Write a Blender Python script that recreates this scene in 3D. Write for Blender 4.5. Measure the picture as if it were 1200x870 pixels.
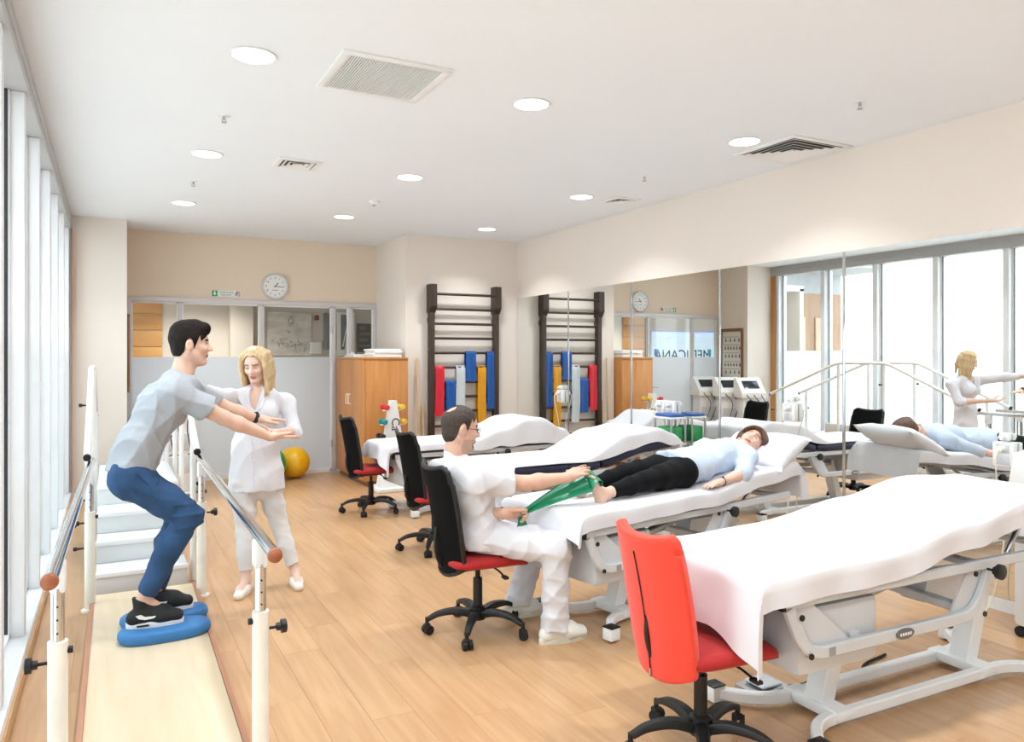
import bpy, bmesh, math, random
import numpy as np
from mathutils import Vector, Matrix
random.seed(7); rng = np.random.default_rng(7)
PI = math.pi
for o in list(bpy.data.objects): bpy.data.objects.remove(o, do_unlink=True)
SC = bpy.context.scene; COL = SC.collection

# ---------------------------------------------------------------- camera
F, YAW, CX, HY, CH = 896.1, .4824, 599.4, 418.4, 1.58      # focal length in px of the 1200x870 frame, yaw, horizon, eye height
ca, sa = math.cos(YAW), math.sin(YAW)
cam = bpy.data.cameras.new('camera'); camo = bpy.data.objects.new('camera', cam); COL.objects.link(camo)
camo.location = (0, 0, CH); camo.rotation_euler = (PI/2, 0, -YAW)
cam.sensor_width = 36; cam.sensor_fit = 'HORIZONTAL'; cam.lens = F/1200*36
cam.shift_x = (600-CX)/1200; cam.shift_y = (HY-435)/1200; cam.clip_start = .02
SC.camera = camo
# ---------------------------------------------------------------- light and exposure
SC.view_settings.view_transform = 'Standard'; SC.view_settings.look = 'None'
SC.view_settings.gamma = 1; SC.view_settings.use_curve_mapping = False
SC.view_settings.exposure = 0.14
SKY, LAMP = 3.7, 13.0
W = bpy.data.worlds.new('overcast_sky'); SC.world = W; W.use_nodes = True
bg = W.node_tree.nodes['Background']; bg.inputs[0].default_value = (.88, .945, 1, 1); bg.inputs[1].default_value = SKY

def ray(x, y):
    u = (x-CX)/F; v = -(y-HY)/F
    return Vector((u*ca+sa, -u*sa+ca, v))
def onZ(x, y, z): d = ray(x, y); return Vector((0, 0, CH))+d*((z-CH)/d.z)
def onX(x, y, X): d = ray(x, y); return Vector((0, 0, CH))+d*(X/d.x)
def onY(x, y, Y): d = ray(x, y); return Vector((0, 0, CH))+d*(Y/d.y)
def V(*a): return Vector(a[0] if len(a) == 1 else a)

# ---------------------------------------------------------------- room dimensions (metres)
XL, XR, YB, YP, XBAY, YPIL, XPR, ZC, YF, ZM = -.38, 4.906, 9.19, 10.41, 3.30, 9.71, .16, 3.137, -3.0, 2.375
# ---------------------------------------------------------------- materials
def lin(c):
    if isinstance(c, str): c = tuple(int(c[i:i+2], 16)/255 for i in (0, 2, 4))
    return tuple((v/12.92 if v <= .04045 else ((v+.055)/1.055)**2.4) for v in c)+(1,)
MATS = {}
def mat(name, col, rough=.5, metal=0, var=.06, scale=8, bump=0, bscale=60, stretch=(1, 1, 1), spec=.5, coat=0, sheen=0, sss=0, objrand=0, emit=0):
    if name in MATS: return MATS[name]
    m = bpy.data.materials.new(name); m.use_nodes = True; nt = m.node_tree; N = nt.nodes; L = nt.links
    b = N['Principled BSDF']; c = lin(col)
    b.inputs['Roughness'].default_value = rough; b.inputs['Metallic'].default_value = metal
    b.inputs['Specular IOR Level'].default_value = spec; b.inputs['Coat Weight'].default_value = coat
    b.inputs['Sheen Weight'].default_value = sheen
    if sss:
        b.inputs['Subsurface Weight'].default_value = sss; b.inputs['Subsurface Radius'].default_value = (.012, .005, .003); b.inputs['Subsurface Scale'].default_value = 1
    tc = N.new('ShaderNodeTexCoord'); mp = N.new('ShaderNodeMapping'); mp.inputs['Scale'].default_value = stretch
    L.new(tc.outputs['Object'], mp.inputs[0])
    nz = N.new('ShaderNodeTexNoise'); nz.inputs['Scale'].default_value = scale; nz.inputs['Detail'].default_value = 4
    L.new(mp.outputs[0], nz.inputs['Vector'])
    rp = N.new('ShaderNodeValToRGB'); e = rp.color_ramp.elements
    e[0].position = .3; e[1].position = .7
    e[0].color = tuple(max(0, v*(1-var)) for v in c[:3])+(1,); e[1].color = tuple(min(1, v*(1+var)) for v in c[:3])+(1,)
    L.new(nz.outputs['Fac'], rp.inputs[0]); out = rp.outputs[0]
    if objrand:
        oi = N.new('ShaderNodeObjectInfo'); mr = N.new('ShaderNodeMapRange'); mr.inputs['To Min'].default_value = 1-objrand; mr.inputs['To Max'].default_value = 1+objrand
        L.new(oi.outputs['Random'], mr.inputs[0]); hs = N.new('ShaderNodeHueSaturation'); L.new(mr.outputs[0], hs.inputs['Value']); L.new(out, hs.inputs['Color']); out = hs.outputs[0]
    L.new(out, b.inputs['Base Color'])
    if emit:
        L.new(out, b.inputs['Emission Color']); b.inputs['Emission Strength'].default_value = emit
    if bump:
        n2 = N.new('ShaderNodeTexNoise'); n2.inputs['Scale'].default_value = bscale; n2.inputs['Detail'].default_value = 3; L.new(mp.outputs[0], n2.inputs['Vector'])
        bp = N.new('ShaderNodeBump'); bp.inputs['Strength'].default_value = min(1, bump); bp.inputs['Distance'].default_value = .01*bump
        L.new(n2.outputs['Fac'], bp.inputs['Height']); L.new(bp.outputs[0], b.inputs['Normal'])
    MATS[name] = m; return m
def wood(name, c1, c2, rough=.4, axis=1, grain=6, objrand=0, coat=0):
    m = bpy.data.materials.new(name); m.use_nodes = True; nt = m.node_tree; N = nt.nodes; L = nt.links; b = N['Principled BSDF']
    b.inputs['Roughness'].default_value = rough; b.inputs['Coat Weight'].default_value = coat; b.inputs['Coat Roughness'].default_value = .25
    tc = N.new('ShaderNodeTexCoord'); mp = N.new('ShaderNodeMapping'); s = [grain*3]*3; s[axis] = grain*.22; mp.inputs['Scale'].default_value = s
    vec = tc.outputs['Object']
    oi = N.new('ShaderNodeObjectInfo')
    ad = N.new('ShaderNodeVectorMath'); ad.operation = 'ADD'; L.new(vec, ad.inputs[0])
    cx = N.new('ShaderNodeCombineXYZ'); mu = N.new('ShaderNodeMath'); mu.operation = 'MULTIPLY'; mu.inputs[1].default_value = 37; L.new(oi.outputs['Random'], mu.inputs[0])
    for i in range(3): L.new(mu.outputs[0], cx.inputs[i])
    L.new(cx.outputs[0], ad.inputs[1]); L.new(ad.outputs[0], mp.inputs[0])
    nz = N.new('ShaderNodeTexNoise'); nz.inputs['Scale'].default_value = 1; nz.inputs['Detail'].default_value = 6; nz.inputs['Distortion'].default_value = .8; L.new(mp.outputs[0], nz.inputs['Vector'])
    rp = N.new('ShaderNodeValToRGB'); rp.color_ramp.elements[0].position = .3; rp.color_ramp.elements[1].position = .68
    rp.color_ramp.elements[0].color = lin(c1); rp.color_ramp.elements[1].color = lin(c2); L.new(nz.outputs['Fac'], rp.inputs[0])
    hs = N.new('ShaderNodeHueSaturation'); mr = N.new('ShaderNodeMapRange'); mr.inputs['To Min'].default_value = 1-objrand; mr.inputs['To Max'].default_value = 1+objrand
    L.new(oi.outputs['Random'], mr.inputs[0]); L.new(mr.outputs[0], hs.inputs['Value']); L.new(rp.outputs[0], hs.inputs['Color']); L.new(hs.outputs[0], b.inputs['Base Color'])
    bp = N.new('ShaderNodeBump'); bp.inputs['Strength'].default_value = .06; bp.inputs['Distance'].default_value = .004; L.new(nz.outputs['Fac'], bp.inputs['Height']); L.new(bp.outputs[0], b.inputs['Normal'])
    return m
def glassmat(name, tint, frost=0.0, refl=.06, rough=.02):
    m = bpy.data.materials.new(name); m.use_nodes = True; nt = m.node_tree; N = nt.nodes; L = nt.links
    for n in list(N): N.remove(n)
    out = N.new('ShaderNodeOutputMaterial'); tr = N.new('ShaderNodeBsdfTransparent'); tr.inputs[0].default_value = tuple(tint)+(1,)
    gl = N.new('ShaderNodeBsdfGlossy'); gl.inputs['Roughness'].default_value = rough
    lw = N.new('ShaderNodeFresnel'); ge = N.new('ShaderNodeNewGeometry'); mr = N.new('ShaderNodeMapRange')   # same reflectance on both faces of a thin pane
    mr.inputs['To Min'].default_value = 1.45; mr.inputs['To Max'].default_value = 1/1.45; L.new(ge.outputs['Backfacing'], mr.inputs[0]); L.new(mr.outputs[0], lw.inputs['IOR'])
    base = tr.outputs[0]
    if frost:
        tl = N.new('ShaderNodeBsdfTranslucent'); tl.inputs[0].default_value = tuple(tint)+(1,)
        df = N.new('ShaderNodeBsdfDiffuse'); df.inputs[0].default_value = tuple(tint)+(1,)
        m1 = N.new('ShaderNodeMixShader'); m1.inputs[0].default_value = .35; L.new(tl.outputs[0], m1.inputs[1]); L.new(df.outputs[0], m1.inputs[2])
        m2 = N.new('ShaderNodeMixShader'); m2.inputs[0].default_value = frost; L.new(tr.outputs[0], m2.inputs[1]); L.new(m1.outputs[0], m2.inputs[2]); base = m2.outputs[0]
    mx = N.new('ShaderNodeMixShader'); L.new(lw.outputs[0], mx.inputs[0]); L.new(base, mx.inputs[1]); L.new(gl.outputs[0], mx.inputs[2]); L.new(mx.outputs[0], out.inputs[0])
    return m
def emitmat(name, col, s):
    m = bpy.data.materials.new(name); m.use_nodes = True; b = m.node_tree.nodes['Principled BSDF']
    b.inputs['Base Color'].default_value = lin(col); b.inputs['Emission Color'].default_value = lin(col); b.inputs['Emission Strength'].default_value = s
    return m
M_ceil = mat('ceiling_paint', 'eff4f9', .9, var=.008, scale=1)
M_wall = mat('cream_wall_paint', 'e9dfd5', .85, var=.012, scale=1.5)
M_tan = mat('tan_wall_paint', 'e8d7c3', .85, var=.012, scale=1.5)
M_alu = mat('lilac_grey_aluminium', 'd6d2d4', .45, .15, var=.02)
M_winfr = mat('pale_grey_window_frame', 'eceff3', .4, .05, var=.02)
M_hdr = mat('grey_header_frame', 'b9bbbd', .4, .1, var=.03)
M_gasket = mat('dark_gasket', '2a3038', .6)
M_sill = mat('white_sill', 'eef0f2', .4, var=.02)
M_skirt = wood('oak_skirting', 'c49a68', 'd9b384', .45, 1)
M_plank = wood('laminate_oak', 'b48a62', 'c79f76', .36, 1, 5, objrand=.035, coat=.15)
M_underfloor = wood('floor_laminate', 'b48a62', 'c59d74', .36, 1, 5, coat=.15)
M_glass = glassmat('clear_glass', (.97, .985, .98)); M_frostw = glassmat('frosted_window_film', (.93, .97, .965), .55)
M_frostp = glassmat('frosted_partition_film', (.82, .87, .925), .93, rough=.3)
M_mirror = mat('mirror_silver', 'f3f6f5', .0, 1, var=0)
M_chrome = mat('chrome', 'd9dcdf', .12, 1, var=.02)
M_steel = mat('satin_steel', 'b9bcc0', .3, .9, var=.03)
M_white = mat('white_plastic', 'eff0ef', .4, var=.01)
M_whitem = mat('white_powder_coat', 'eceef0', .35, var=.015)
M_greym = mat('light_grey_enamel', 'cfd3d8', .4, var=.02)
M_black = mat('black_plastic', '0f1012', .45, var=.1)
M_dark = mat('dark_rubber', '141415', .7)
M_navy = mat('navy_vinyl', '1c2440', .4, var=.08)
M_sheet = mat('white_cotton_sheet', 'dedee3', .85, var=.01, bump=.35, bscale=9, sheen=.1)
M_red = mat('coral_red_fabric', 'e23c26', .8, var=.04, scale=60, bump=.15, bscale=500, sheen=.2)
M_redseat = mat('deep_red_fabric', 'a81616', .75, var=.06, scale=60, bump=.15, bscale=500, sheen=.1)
M_mesh = mat('black_mesh_fabric', '08080a', .9, spec=.15, var=.3, scale=35, bump=.3, bscale=300, stretch=(1, 1, 4))
M_cab = wood('cabinet_beech', 'bd7c40', 'cd9053', .4, 2, 5)
M_orange = wood('corridor_wood', 'c28a4a', 'd39e5e', .45, 0, 5)
M_dkwood = wood('dark_stained_wood', '2e211b', '43322a', .45, 2, 8)
M_brown = wood('brown_wood_frame', '7a5236', '94694a', .45, 2, 8)
M_board = wood('pale_birch_board', 'd2bf9f', 'dccab0', .5, 1, 4)
M_edge = wood('reddish_wood_edge', 'a9745a', 'c08c6e', .5, 1, 6)
M_capw = wood('brown_end_cap', '8f4c2e', 'a96442', .4, 0, 12)
M_stick = wood('pale_wood_stick', 'd3b184', 'e3c69b', .5, 2, 10)
M_paper = mat('white_paper', 'f3f3f1', .8, var=.01)

# ---------------------------------------------------------------- mesh helpers
def wloc(o):
    v = Vector((0, 0, 0))
    while o is not None: v += o.location; o = o.parent
    return v
def finish(me, ang=35):
    me.polygons.foreach_set('use_smooth', np.ones(len(me.polygons), bool)); me.set_sharp_from_angle(angle=math.radians(ang)); me.update()
class MB:
    def __init__(s): s.bm = bmesh.new(); s.M = Matrix()
    def _v(s, co): return s.bm.verts.new(s.M @ Vector(co))
    def box(s, lo, hi, bev=0, rot=None, seg=2):
        lo, hi = Vector(lo), Vector(hi); c = (lo+hi)/2; d = hi-lo
        mx = Matrix.Translation(c) @ (rot.to_4x4() if rot else Matrix()) @ Matrix.Diagonal((d.x, d.y, d.z, 1))
        r = bmesh.ops.create_cube(s.bm, size=1, matrix=s.M @ mx)
        if bev:
            es = list({e for v in r['verts'] for e in v.link_edges})
            bmesh.ops.bevel(s.bm, geom=es, offset=bev, segments=seg, affect='EDGES', profile=.5)
        return s
    def ring(s, prof, close=True): return [s._v(p) for p in prof]
    def loft(s, rings, cap=True, close=True):
        R = [s.ring(r) for r in rings]; n = len(R[0])
        for a, b in zip(R, R[1:]):
            for i in range(n if close else n-1):
                j = (i+1) % n
                try: s.bm.faces.new((a[i], a[j], b[j], b[i]))
                except ValueError: pass
        if cap and close and n > 2:
            s.bm.faces.new(R[0][::-1]); s.bm.faces.new(R[-1])
        return s
    def sweep(s, path, prof, up=(0, 0, 1), cap=True, scale=None):
        P = [Vector(p) for p in path]; rings = []; up = Vector(up); prev = None
        for i, p in enumerate(P):
            t = (P[min(i+1, len(P)-1)]-P[max(i-1, 0)]).normalized()
            if prev is None: u = up-t*up.dot(t)
            else: u = prev-t*prev.dot(t)
            if u.length < 1e-4: u = Vector((1, 0, 0))-t*t.x
            u.normalize(); prev = u; sd = t.cross(u); k = scale[i] if scale else 1
            rings.append([p+sd*(a*k)+u*(b*k) for a, b in prof])
        return s.loft(rings, cap)
    def tube(s, path, r, n=12, cap=True, up=(0, 0, 1), scale=None):
        return s.sweep(path, [(r*math.cos(2*PI*i/n), r*math.sin(2*PI*i/n)) for i in range(n)], up, cap, scale)
    def rect(s, path, w, h, up=(0, 0, 1), bev=.006):
        a, b, e = w/2, h/2, bev
        return s.sweep(path, [(a, -b+e), (a, b-e), (a-e, b), (-a+e, b), (-a, b-e), (-a, -b+e), (-a+e, -b), (a-e, -b)], up)
    def lathe(s, prof, c=(0, 0, 0), n=24, axis='z', mtx=None):
        c = Vector(c); A = {'z': Matrix(), 'x': Matrix.Rotation(PI/2, 4, 'Y'), 'y': Matrix.Rotation(-PI/2, 4, 'X')}[axis] if mtx is None else mtx
        rings = [[c+(A @ Vector((max(r, 1e-4)*math.cos(2*PI*i/n), max(r, 1e-4)*math.sin(2*PI*i/n), z))) for i in range(n)] for r, z in prof]
        return s.loft(rings)
    def cyl(s, a, b, r, n=16, r2=None):
        a, b = Vector(a), Vector(b); return s.tube([a, b], r, n, up=(0, 0, 1) if abs((b-a).normalized().z) < .9 else (1, 0, 0), scale=[1, (r2 or r)/r])
    def ball(s, c, r, n=16, sc=(1, 1, 1)):
        bmesh.ops.create_uvsphere(s.bm, u_segments=n*2, v_segments=n, radius=1, matrix=s.M @ Matrix.Translation(c) @ Matrix.Diagonal((r*sc[0], r*sc[1], r*sc[2], 1))); return s
    def prism(s, pts, d):
        d = Vector(d); return s.loft([[Vector(p) for p in pts], [Vector(p)+d for p in pts]])
    def shell(s, fn, nu, nv, th=.004):
        P = np.array([[fn(i/nu, j/nv) for j in range(nv+1)] for i in range(nu+1)], float)
        du = np.gradient(P, axis=0); dv = np.gradient(P, axis=1); n = np.cross(du, dv); n /= np.linalg.norm(n, axis=2, keepdims=True)+1e-9
        A = [[s._v(p) for p in row] for row in P+n*th/2]; B = [[s._v(p) for p in row] for row in P-n*th/2]
        f = s.bm.faces.new
        for i in range(nu):
            for j in range(nv):
                f((A[i][j], A[i+1][j], A[i+1][j+1], A[i][j+1])); f((B[i][j], B[i][j+1], B[i+1][j+1], B[i+1][j]))
        for i in range(nu):
            f((A[i][0], B[i][0], B[i+1][0], A[i+1][0])); f((A[i][nv], A[i+1][nv], B[i+1][nv], B[i][nv]))
        for j in range(nv):
            f((A[0][j], A[0][j+1], B[0][j+1], B[0][j])); f((A[nu][j], B[nu][j], B[nu][j+1], A[nu][j+1]))
        return s
    def build(s, name, m, parent=None, world=False, ang=35):
        bmesh.ops.recalc_face_normals(s.bm, faces=s.bm.faces)
        me = bpy.data.meshes.new(name)
        if world and parent is not None: s.bm.transform(Matrix.Translation(-wloc(parent)))
        s.bm.to_mesh(me); s.bm.free(); finish(me, ang)
        return link(name, me, m, parent)
def link(name, me, m, parent=None):
    o = bpy.data.objects.new(name, me); COL.objects.link(o)
    if not me.materials:
        for x in (m if isinstance(m, (list, tuple)) else [m]): me.materials.append(x)
    o.parent = parent; return o
def tag(o, label=None, cat=None, group=None, kind=None):
    for k, v in (('label', label), ('category', cat), ('group', group), ('kind', kind)):
        if v: o[k] = v
    return o
def thing(name, label, cat, loc=(0, 0, 0), rz=0, group=None):
    o = bpy.data.objects.new(name, None); COL.objects.link(o); o.location = loc; o.rotation_euler = (0, 0, rz); o.empty_display_size = .05
    return tag(o, label, cat, group)
def struct(o): o['kind'] = 'structure'; return o
def B(name, lo, hi, m, parent=None, bev=0, world=False): return MB().box(lo, hi, bev).build(name, m, parent, world)
def dup(root, loc, rz=0, label=None):
    r = root.copy(); COL.objects.link(r); r.location = loc; r.rotation_euler = (0, 0, rz)
    if label: r['label'] = label
    for ch in list(root.children):
        c = ch.copy(); COL.objects.link(c); c.parent = r
        for g in ch.children:
            d = g.copy(); COL.objects.link(d); d.parent = c
    return r
def fillet(path, r, n=6):
    P = [Vector(p) for p in path]; out = [P[0]]
    for a, b, c in zip(P, P[1:], P[2:]):
        d1 = (a-b); d2 = (c-b); k = min(r, d1.length*.49, d2.length*.49); p1 = b+d1.normalized()*k; p2 = b+d2.normalized()*k
        for i in range(n+1):
            t = i/n; out.append(p1*(1-t)**2+b*2*t*(1-t)+p2*t*t)
    return out+[P[-1]]
def spline(pts, n=8):
    P = [Vector(p) for p in pts]; P = [P[0]*2-P[1]]+P+[P[-1]*2-P[-2]]; out = []
    for i in range(1, len(P)-2):
        for k in range(n):
            t = k/n; a, b, c, d = P[i-1:i+3]
            out.append(.5*((2*b)+(c-a)*t+(2*a-5*b+4*c-d)*t*t+(3*b-a-3*c+d)*t**3))
    return out+[P[-2]]
def text(name, s, size, m, mtx, parent=None, depth=.001, align='CENTER', sx=1):
    cu = bpy.data.curves.new(name, 'FONT'); cu.body = s; cu.size = size; cu.align_x = align; cu.align_y = 'CENTER'; cu.extrude = depth; cu.resolution_u = 3
    t = bpy.data.objects.new('tmp', cu); COL.objects.link(t); dg = bpy.context.evaluated_depsgraph_get()
    me = bpy.data.meshes.new_from_object(t.evaluated_get(dg)); bpy.data.objects.remove(t, do_unlink=True)
    me.transform(mtx @ Matrix.Diagonal((sx, 1, 1, 1)))
    if parent is not None: me.transform(Matrix.Translation(-wloc(parent)))
    me.materials.clear(); return link(name, me, m, parent)
def frame_mtx(o, xdir, ydir):      # text plane: local x along xdir, local y along ydir
    x = Vector(xdir).normalized(); y = Vector(ydir).normalized(); z = x.cross(y)
    return Matrix(((x.x, y.x, z.x, o[0]), (x.y, y.y, z.y, o[1]), (x.z, y.z, z.z, o[2]), (0, 0, 0, 1)))
# ================================================================ SETTING
TH = .12
floor = struct(B('floor', (-.62, YF, -.1), (XR+TH, YP+.1, -.006), M_underfloor))
# laminate planks, one object each over the floor the picture shows
pw, pl, gap = .1958, 1.285, .0010
def plank_mesh(w, l):
    b = MB(); b.box((0, 0, -.0075), (w-gap, l-gap, 0), .0007, seg=1); me = bpy.data.meshes.new('plank'); b.bm.to_mesh(me); b.bm.free(); me.materials.append(M_plank); return me
PLM = {}
nrow = 27; y0p, y1p = 1.0, YP
for r in range(nrow):
    x = XL+.012+r*pw; w = min(pw, XR-x); y = y0p-[0, .55, .27, .82, .4][r % 5]*pl
    while y < y1p:
        a, b_ = max(y, y0p), min(y+pl, y1p)
        if x < XPR and b_ > YPIL: b_ = max(a, YPIL)
        if x+w > XBAY and b_ > YB: b_ = min(b_, YB) if b_ > YB else b_
        if b_-a > .03:
            k = (round(w, 3), round(b_-a, 3))
            if k not in PLM: PLM[k] = plank_mesh(*k)
            o = link('plank', PLM[k], M_plank, floor); o.location = (x, a, 0)
        y += pl
tag(B('floor_rear', (XL, YF, -.006), (XR, y0p-.002, 0), M_underfloor), kind='structure')

ceiling = struct(B('ceiling', (-.62, YF, ZC), (XR+TH, YP+.12, ZC+.12), M_ceil))
wall_right = struct(B('wall_right', (XR, YF, 0), (XR+TH, YB, ZC), M_wall))
wall_bay = struct(B('wall_back', (XBAY, YB, 0), (XR+TH, YP+.1, ZC), M_wall))
wall_part = struct(B('wall_partition', (XPR, YP, 2.322), (XBAY, YP+.1, ZC), M_tan))
wall_pil = struct(B('wall_column', (-.62, YPIL, 0), (XPR, YP+.1, ZC), M_wall))
wall_front = struct(B('wall_front', (-.62, YF-TH, 0), (XR+TH, YF, ZC), M_wall))
struct(B('baseboard_right', (XR-.012, YF, 0), (XR, YB, .075), M_sill))
struct(B('baseboard_back', (XBAY, YB-.012, 0), (XR-.012, YB, .075), M_sill))
struct(B('baseboard_column', (XL, YPIL-.012, 0), (XPR, YPIL, .075), M_sill))

# ---- window wall: every bay a window with mullion, panes, frosted film
XG = -.50
YM = [9.586-.954*k for k in range(14)]
mul_me = None
for k, (ya, yb) in enumerate(zip(YM[1:], YM[:-1])):
    w = bpy.data.objects.new('window_%d' % (k+1), None); COL.objects.link(w); w.location = (XG, (ya+yb)/2, .1); struct(w)
    a, b_ = ya+.04, yb-.04
    MB().box((XG-.09, yb-.04, .1), (-.405, yb+.04, 2.98), .004).build('mullion', M_winfr, w, True)
    MB().box((XG-.006, a, .12), (XG+.006, b_, 1.68)).build('frosted_pane', M_frostw, w, True)
    MB().box((XG-.006, a, 1.68), (XG+.006, b_, 2.98)).build('clear_pane', M_glass, w, True)
    g = MB()
    for y in (a, b_-.02): g.box((XG-.02, y, .1), (XG+.03, y+.02, 2.98))
    g.box((XG-.02, a, .1), (XG+.03, b_, .13)).build('pane_frame', M_winfr, w, True)
    g = MB()
    for y in (a+.02, b_-.026): g.box((XG+.004, y, .13), (XG+.022, y+.006, 2.98))
    g.build('gasket', M_gasket, w, True)
struct(MB().box((XG-.09, YM[-1]-.2, 2.98), (-.385, YPIL, ZC), .003).box((XG-.05, YM[-1]-.2, 3.03), (-.375, YPIL, 3.06), .002).build('trim_1', M_hdr))
struct(MB().box((XG-.12, YM[-1]-.2, 0), (-.385, YPIL, .1), .004).build('trim_2', M_sill))
struct(B('baseboard_left', (-.385, YM[-1]-.2, 0), (XL+.006, YPIL-.012, .06), M_skirt))
struct(B('trim_3', (-.42, 9.626, .1), (-.385, YPIL, 2.98), M_winfr)) 
struct(B('wall_left', (-.62, YF, 0), (XL, YM[-1]-.2, ZC), M_wall))
struct(B('trim_4', (-.62, 9.626, .1), (-.42, YPIL, 2.98), M_wall))
# timber and wall strip seen at the end of the windows
struct(B('trim_5', (-.384, 9.60, .1), (-.379, YPIL-.002, 2.98), wood('oak_trim', 'b27c46', 'c48f58', .45, 2)))

# ---- glazed partition: frame, panes, frosted film
part = bpy.data.objects.new('wall_glazed', None); COL.objects.link(part); part.location = (1.7, YP, 0); struct(part)
XM = [.20, .766, 1.744, 2.69, 2.927, 3.262]
fr = MB().box((XPR, YP-.035, 2.262), (XBAY, YP+.06, 2.322), .006)
fr.box((XPR, YP-.035, 0), (XPR+.06, YP+.06, 2.27), .006).box((XBAY-.045, YP-.035, 0), (XBAY, YP+.06, 2.27), .006)
fr.build('outer_frame', M_alu, part, True)
for x in XM[1:-1]: MB().box((x-.022, YP-.02, 0), (x+.022, YP+.045, 2.262), .004).build('mullion', M_alu, part, True)
ED = [XPR+.06]+XM[1:-1]+[XBAY-.045]
for i, (a, b_) in enumerate(zip(ED, ED[1:])):
    a += .022 if i else 0; b_ -= .022 if i < 4 else 0
    f = MB()
    for x in (a, b_-.016): f.box((x, YP-.006, .02), (x+.016, YP+.03, 2.262))
    f.box((a, YP-.006, 2.244), (b_, YP+.03, 2.262)).box((a, YP-.006, .01), (b_, YP+.03, .06)).build('pane_frame', M_sill, part, True)
    MB().box((a+.016, YP+.008, 1.577), (b_-.016, YP+.016, 2.244)).build('clear_pane', M_glass, part, True)
    MB().box((a+.016, YP+.008, .06), (b_-.016, YP+.016, 1.577)).build('frosted_pane', M_frostp, part, True)
h = MB(); h.cyl((1.67, YP-.006, 1.06), (1.67, YP-.055, 1.06), .012).tube([(1.67, YP-.05, 1.06), (1.55, YP-.05, 1.06)], .009).cyl((1.67, YP-.006, 1.06), (1.67, YP-.012, 1.06), .026)
h.build('door_handle', M_steel, part, True)
h = MB()
for z in (.35, 1.9): h.cyl((2.665, YP-.03, z), (2.665, YP-.03, z+.1), .012)
h.build('hinge', M_steel, part, True)

# ---- corridor beyond the glass
YC = 12.6
M_cor = mat('corridor_wall_paint', 'cfc6bb', .85, var=.02, scale=1.5)
struct(B('floor_corridor', (-2.1, YP+.1, -.1), (5.2, YC, 0), mat('corridor_floor', 'b9a890', .4)))
struct(B('wall_corridor', (-2.1, YC, 0), (5.2, YC+.1, 2.9), M_cor))
struct(B('ceiling_corridor', (-2.1, YP+.1, 2.85), (5.2, YC+.1, 2.95), M_ceil))
struct(B('wall_corridor_side', (5.1, YP+.1, 0), (5.2, YC, 2.9), M_cor))
struct(B('wall_corridor_end', (-2.1, YP+.1, 0), (-2.0, YC, 2.9), M_cor))
struct(B('wall_corridor_pier', (1.62, YC-.25, 0), (1.95, YC, 2.9), M_cor))
p = thing('wood_panelling', 'orange wood panelling with horizontal grooves behind the leftmost pane', 'panelling', (.3, YC-.03, 0))
for i in range(11): MB().box((.02, YC-.025, .02+i*.245), (.68, YC-.001, .02+i*.245+.238), .004).build('panel', M_orange, p, True)
cl = thing('corridor_fill_lamp', 'unseen flush ceiling lamp added to light the corridor behind the glass', 'lamp', (1.2, 11.6, 2.85))  # unseen lamp, added because the corridor needs light of its own
MB().box((.9, 11.4, 2.81), (1.5, 11.8, 2.85), .01).build('body', M_white, cl, True)
MB().box((.93, 11.43, 2.803), (1.47, 11.77, 2.812)).build('diffuser', emitmat('lamp_white', 'fff8ee', 3), cl, True)
def area(name, loc, size, power, parent=None, col=(1, .96, .9), shape='DISK', rot=(0, 0, 0)):
    l = bpy.data.lights.new(name, 'AREA'); l.shape = shape; l.size = size; l.energy = power; l.color = col; l.spread = math.radians(120)
    o = bpy.data.objects.new(name, l); COL.objects.link(o); o.rotation_euler = rot
    o.location = Vector(loc)-(wloc(parent) if parent else Vector()); o.parent = parent; return o
area('bulb', (1.2, 11.6, 2.79), .5, 38, cl)
# canvas picture, alarm, box, screens on the corridor wall
M_canvas = mat('grey_wash_canvas', 'dad6cf', .9, var=.2, scale=5, stretch=(1, 1, 2.2))
c = thing('canvas_picture', 'pale canvas with a grey ink-wash drawing behind the glass', 'picture', (2.54, YC, 1.62))
MB().box((2.2, YC-.04, 1.6), (2.9, YC-.002, 2.3), .006).build('canvas', M_canvas, c, True)
ink = MB(); inkm = mat('grey_ink', 'a39e97', .9, var=.3, scale=30)
rr = random.Random(3)
for cx, cz, n, w, hh in ((2.55, 2.12, 14, .05, .12), (2.45, 1.8, 26, .17, .07), (2.68, 1.76, 18, .12, .08)):      # loose brush dabs: an upright figure over rocks
    for k in range(n):
        x, z, a, l = cx+rr.gauss(0, w*.55), cz+rr.gauss(0, hh*.55), rr.uniform(0, PI), rr.uniform(.012, .04)
        x = min(max(x, 2.25), 2.85); z = min(max(z, 1.66), 2.25)
        ink.tube([(x-l*math.cos(a), YC-.0405, z-l*math.sin(a)), (x, YC-.041, z+.006), (x+l*math.cos(a), YC-.0405, z+l*math.sin(a))], rr.uniform(.003, .007), 5)
tag(ink.build('ink_drawing', inkm, c, True), kind='stuff')
tag(MB().box((2.95, YC-.05, 2.18), (3.02, YC-.002, 2.26), .01).build('fire_alarm', mat('dark_red_plastic', '7c2320', .4)), 'small dark red alarm box on the corridor wall', 'alarm')
tag(MB().box((2.87, YC-.07, 1.63), (3.06, YC-.002, 1.82), .01).build('wall_box', M_white), 'white wall box below the small red alarm', 'box')
M_slate = mat('slate_grey_glass', '6f7880', .25, var=.05)
tag(MB().box((3.1, YC-.04, 1.7), (3.3, YC-.002, 2.3), .004).build('information_board', M_slate), 'plain slate grey panel on the corridor wall', 'panel')
nb = thing('notice_board', 'white board with a dark slanting mark behind the narrow pane', 'board', (3.46, YC, 1.65))
MB().box((3.31, YC-.04, 1.6), (3.62, YC-.002, 2.32), .004).build('board', M_white, nb, True)
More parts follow.
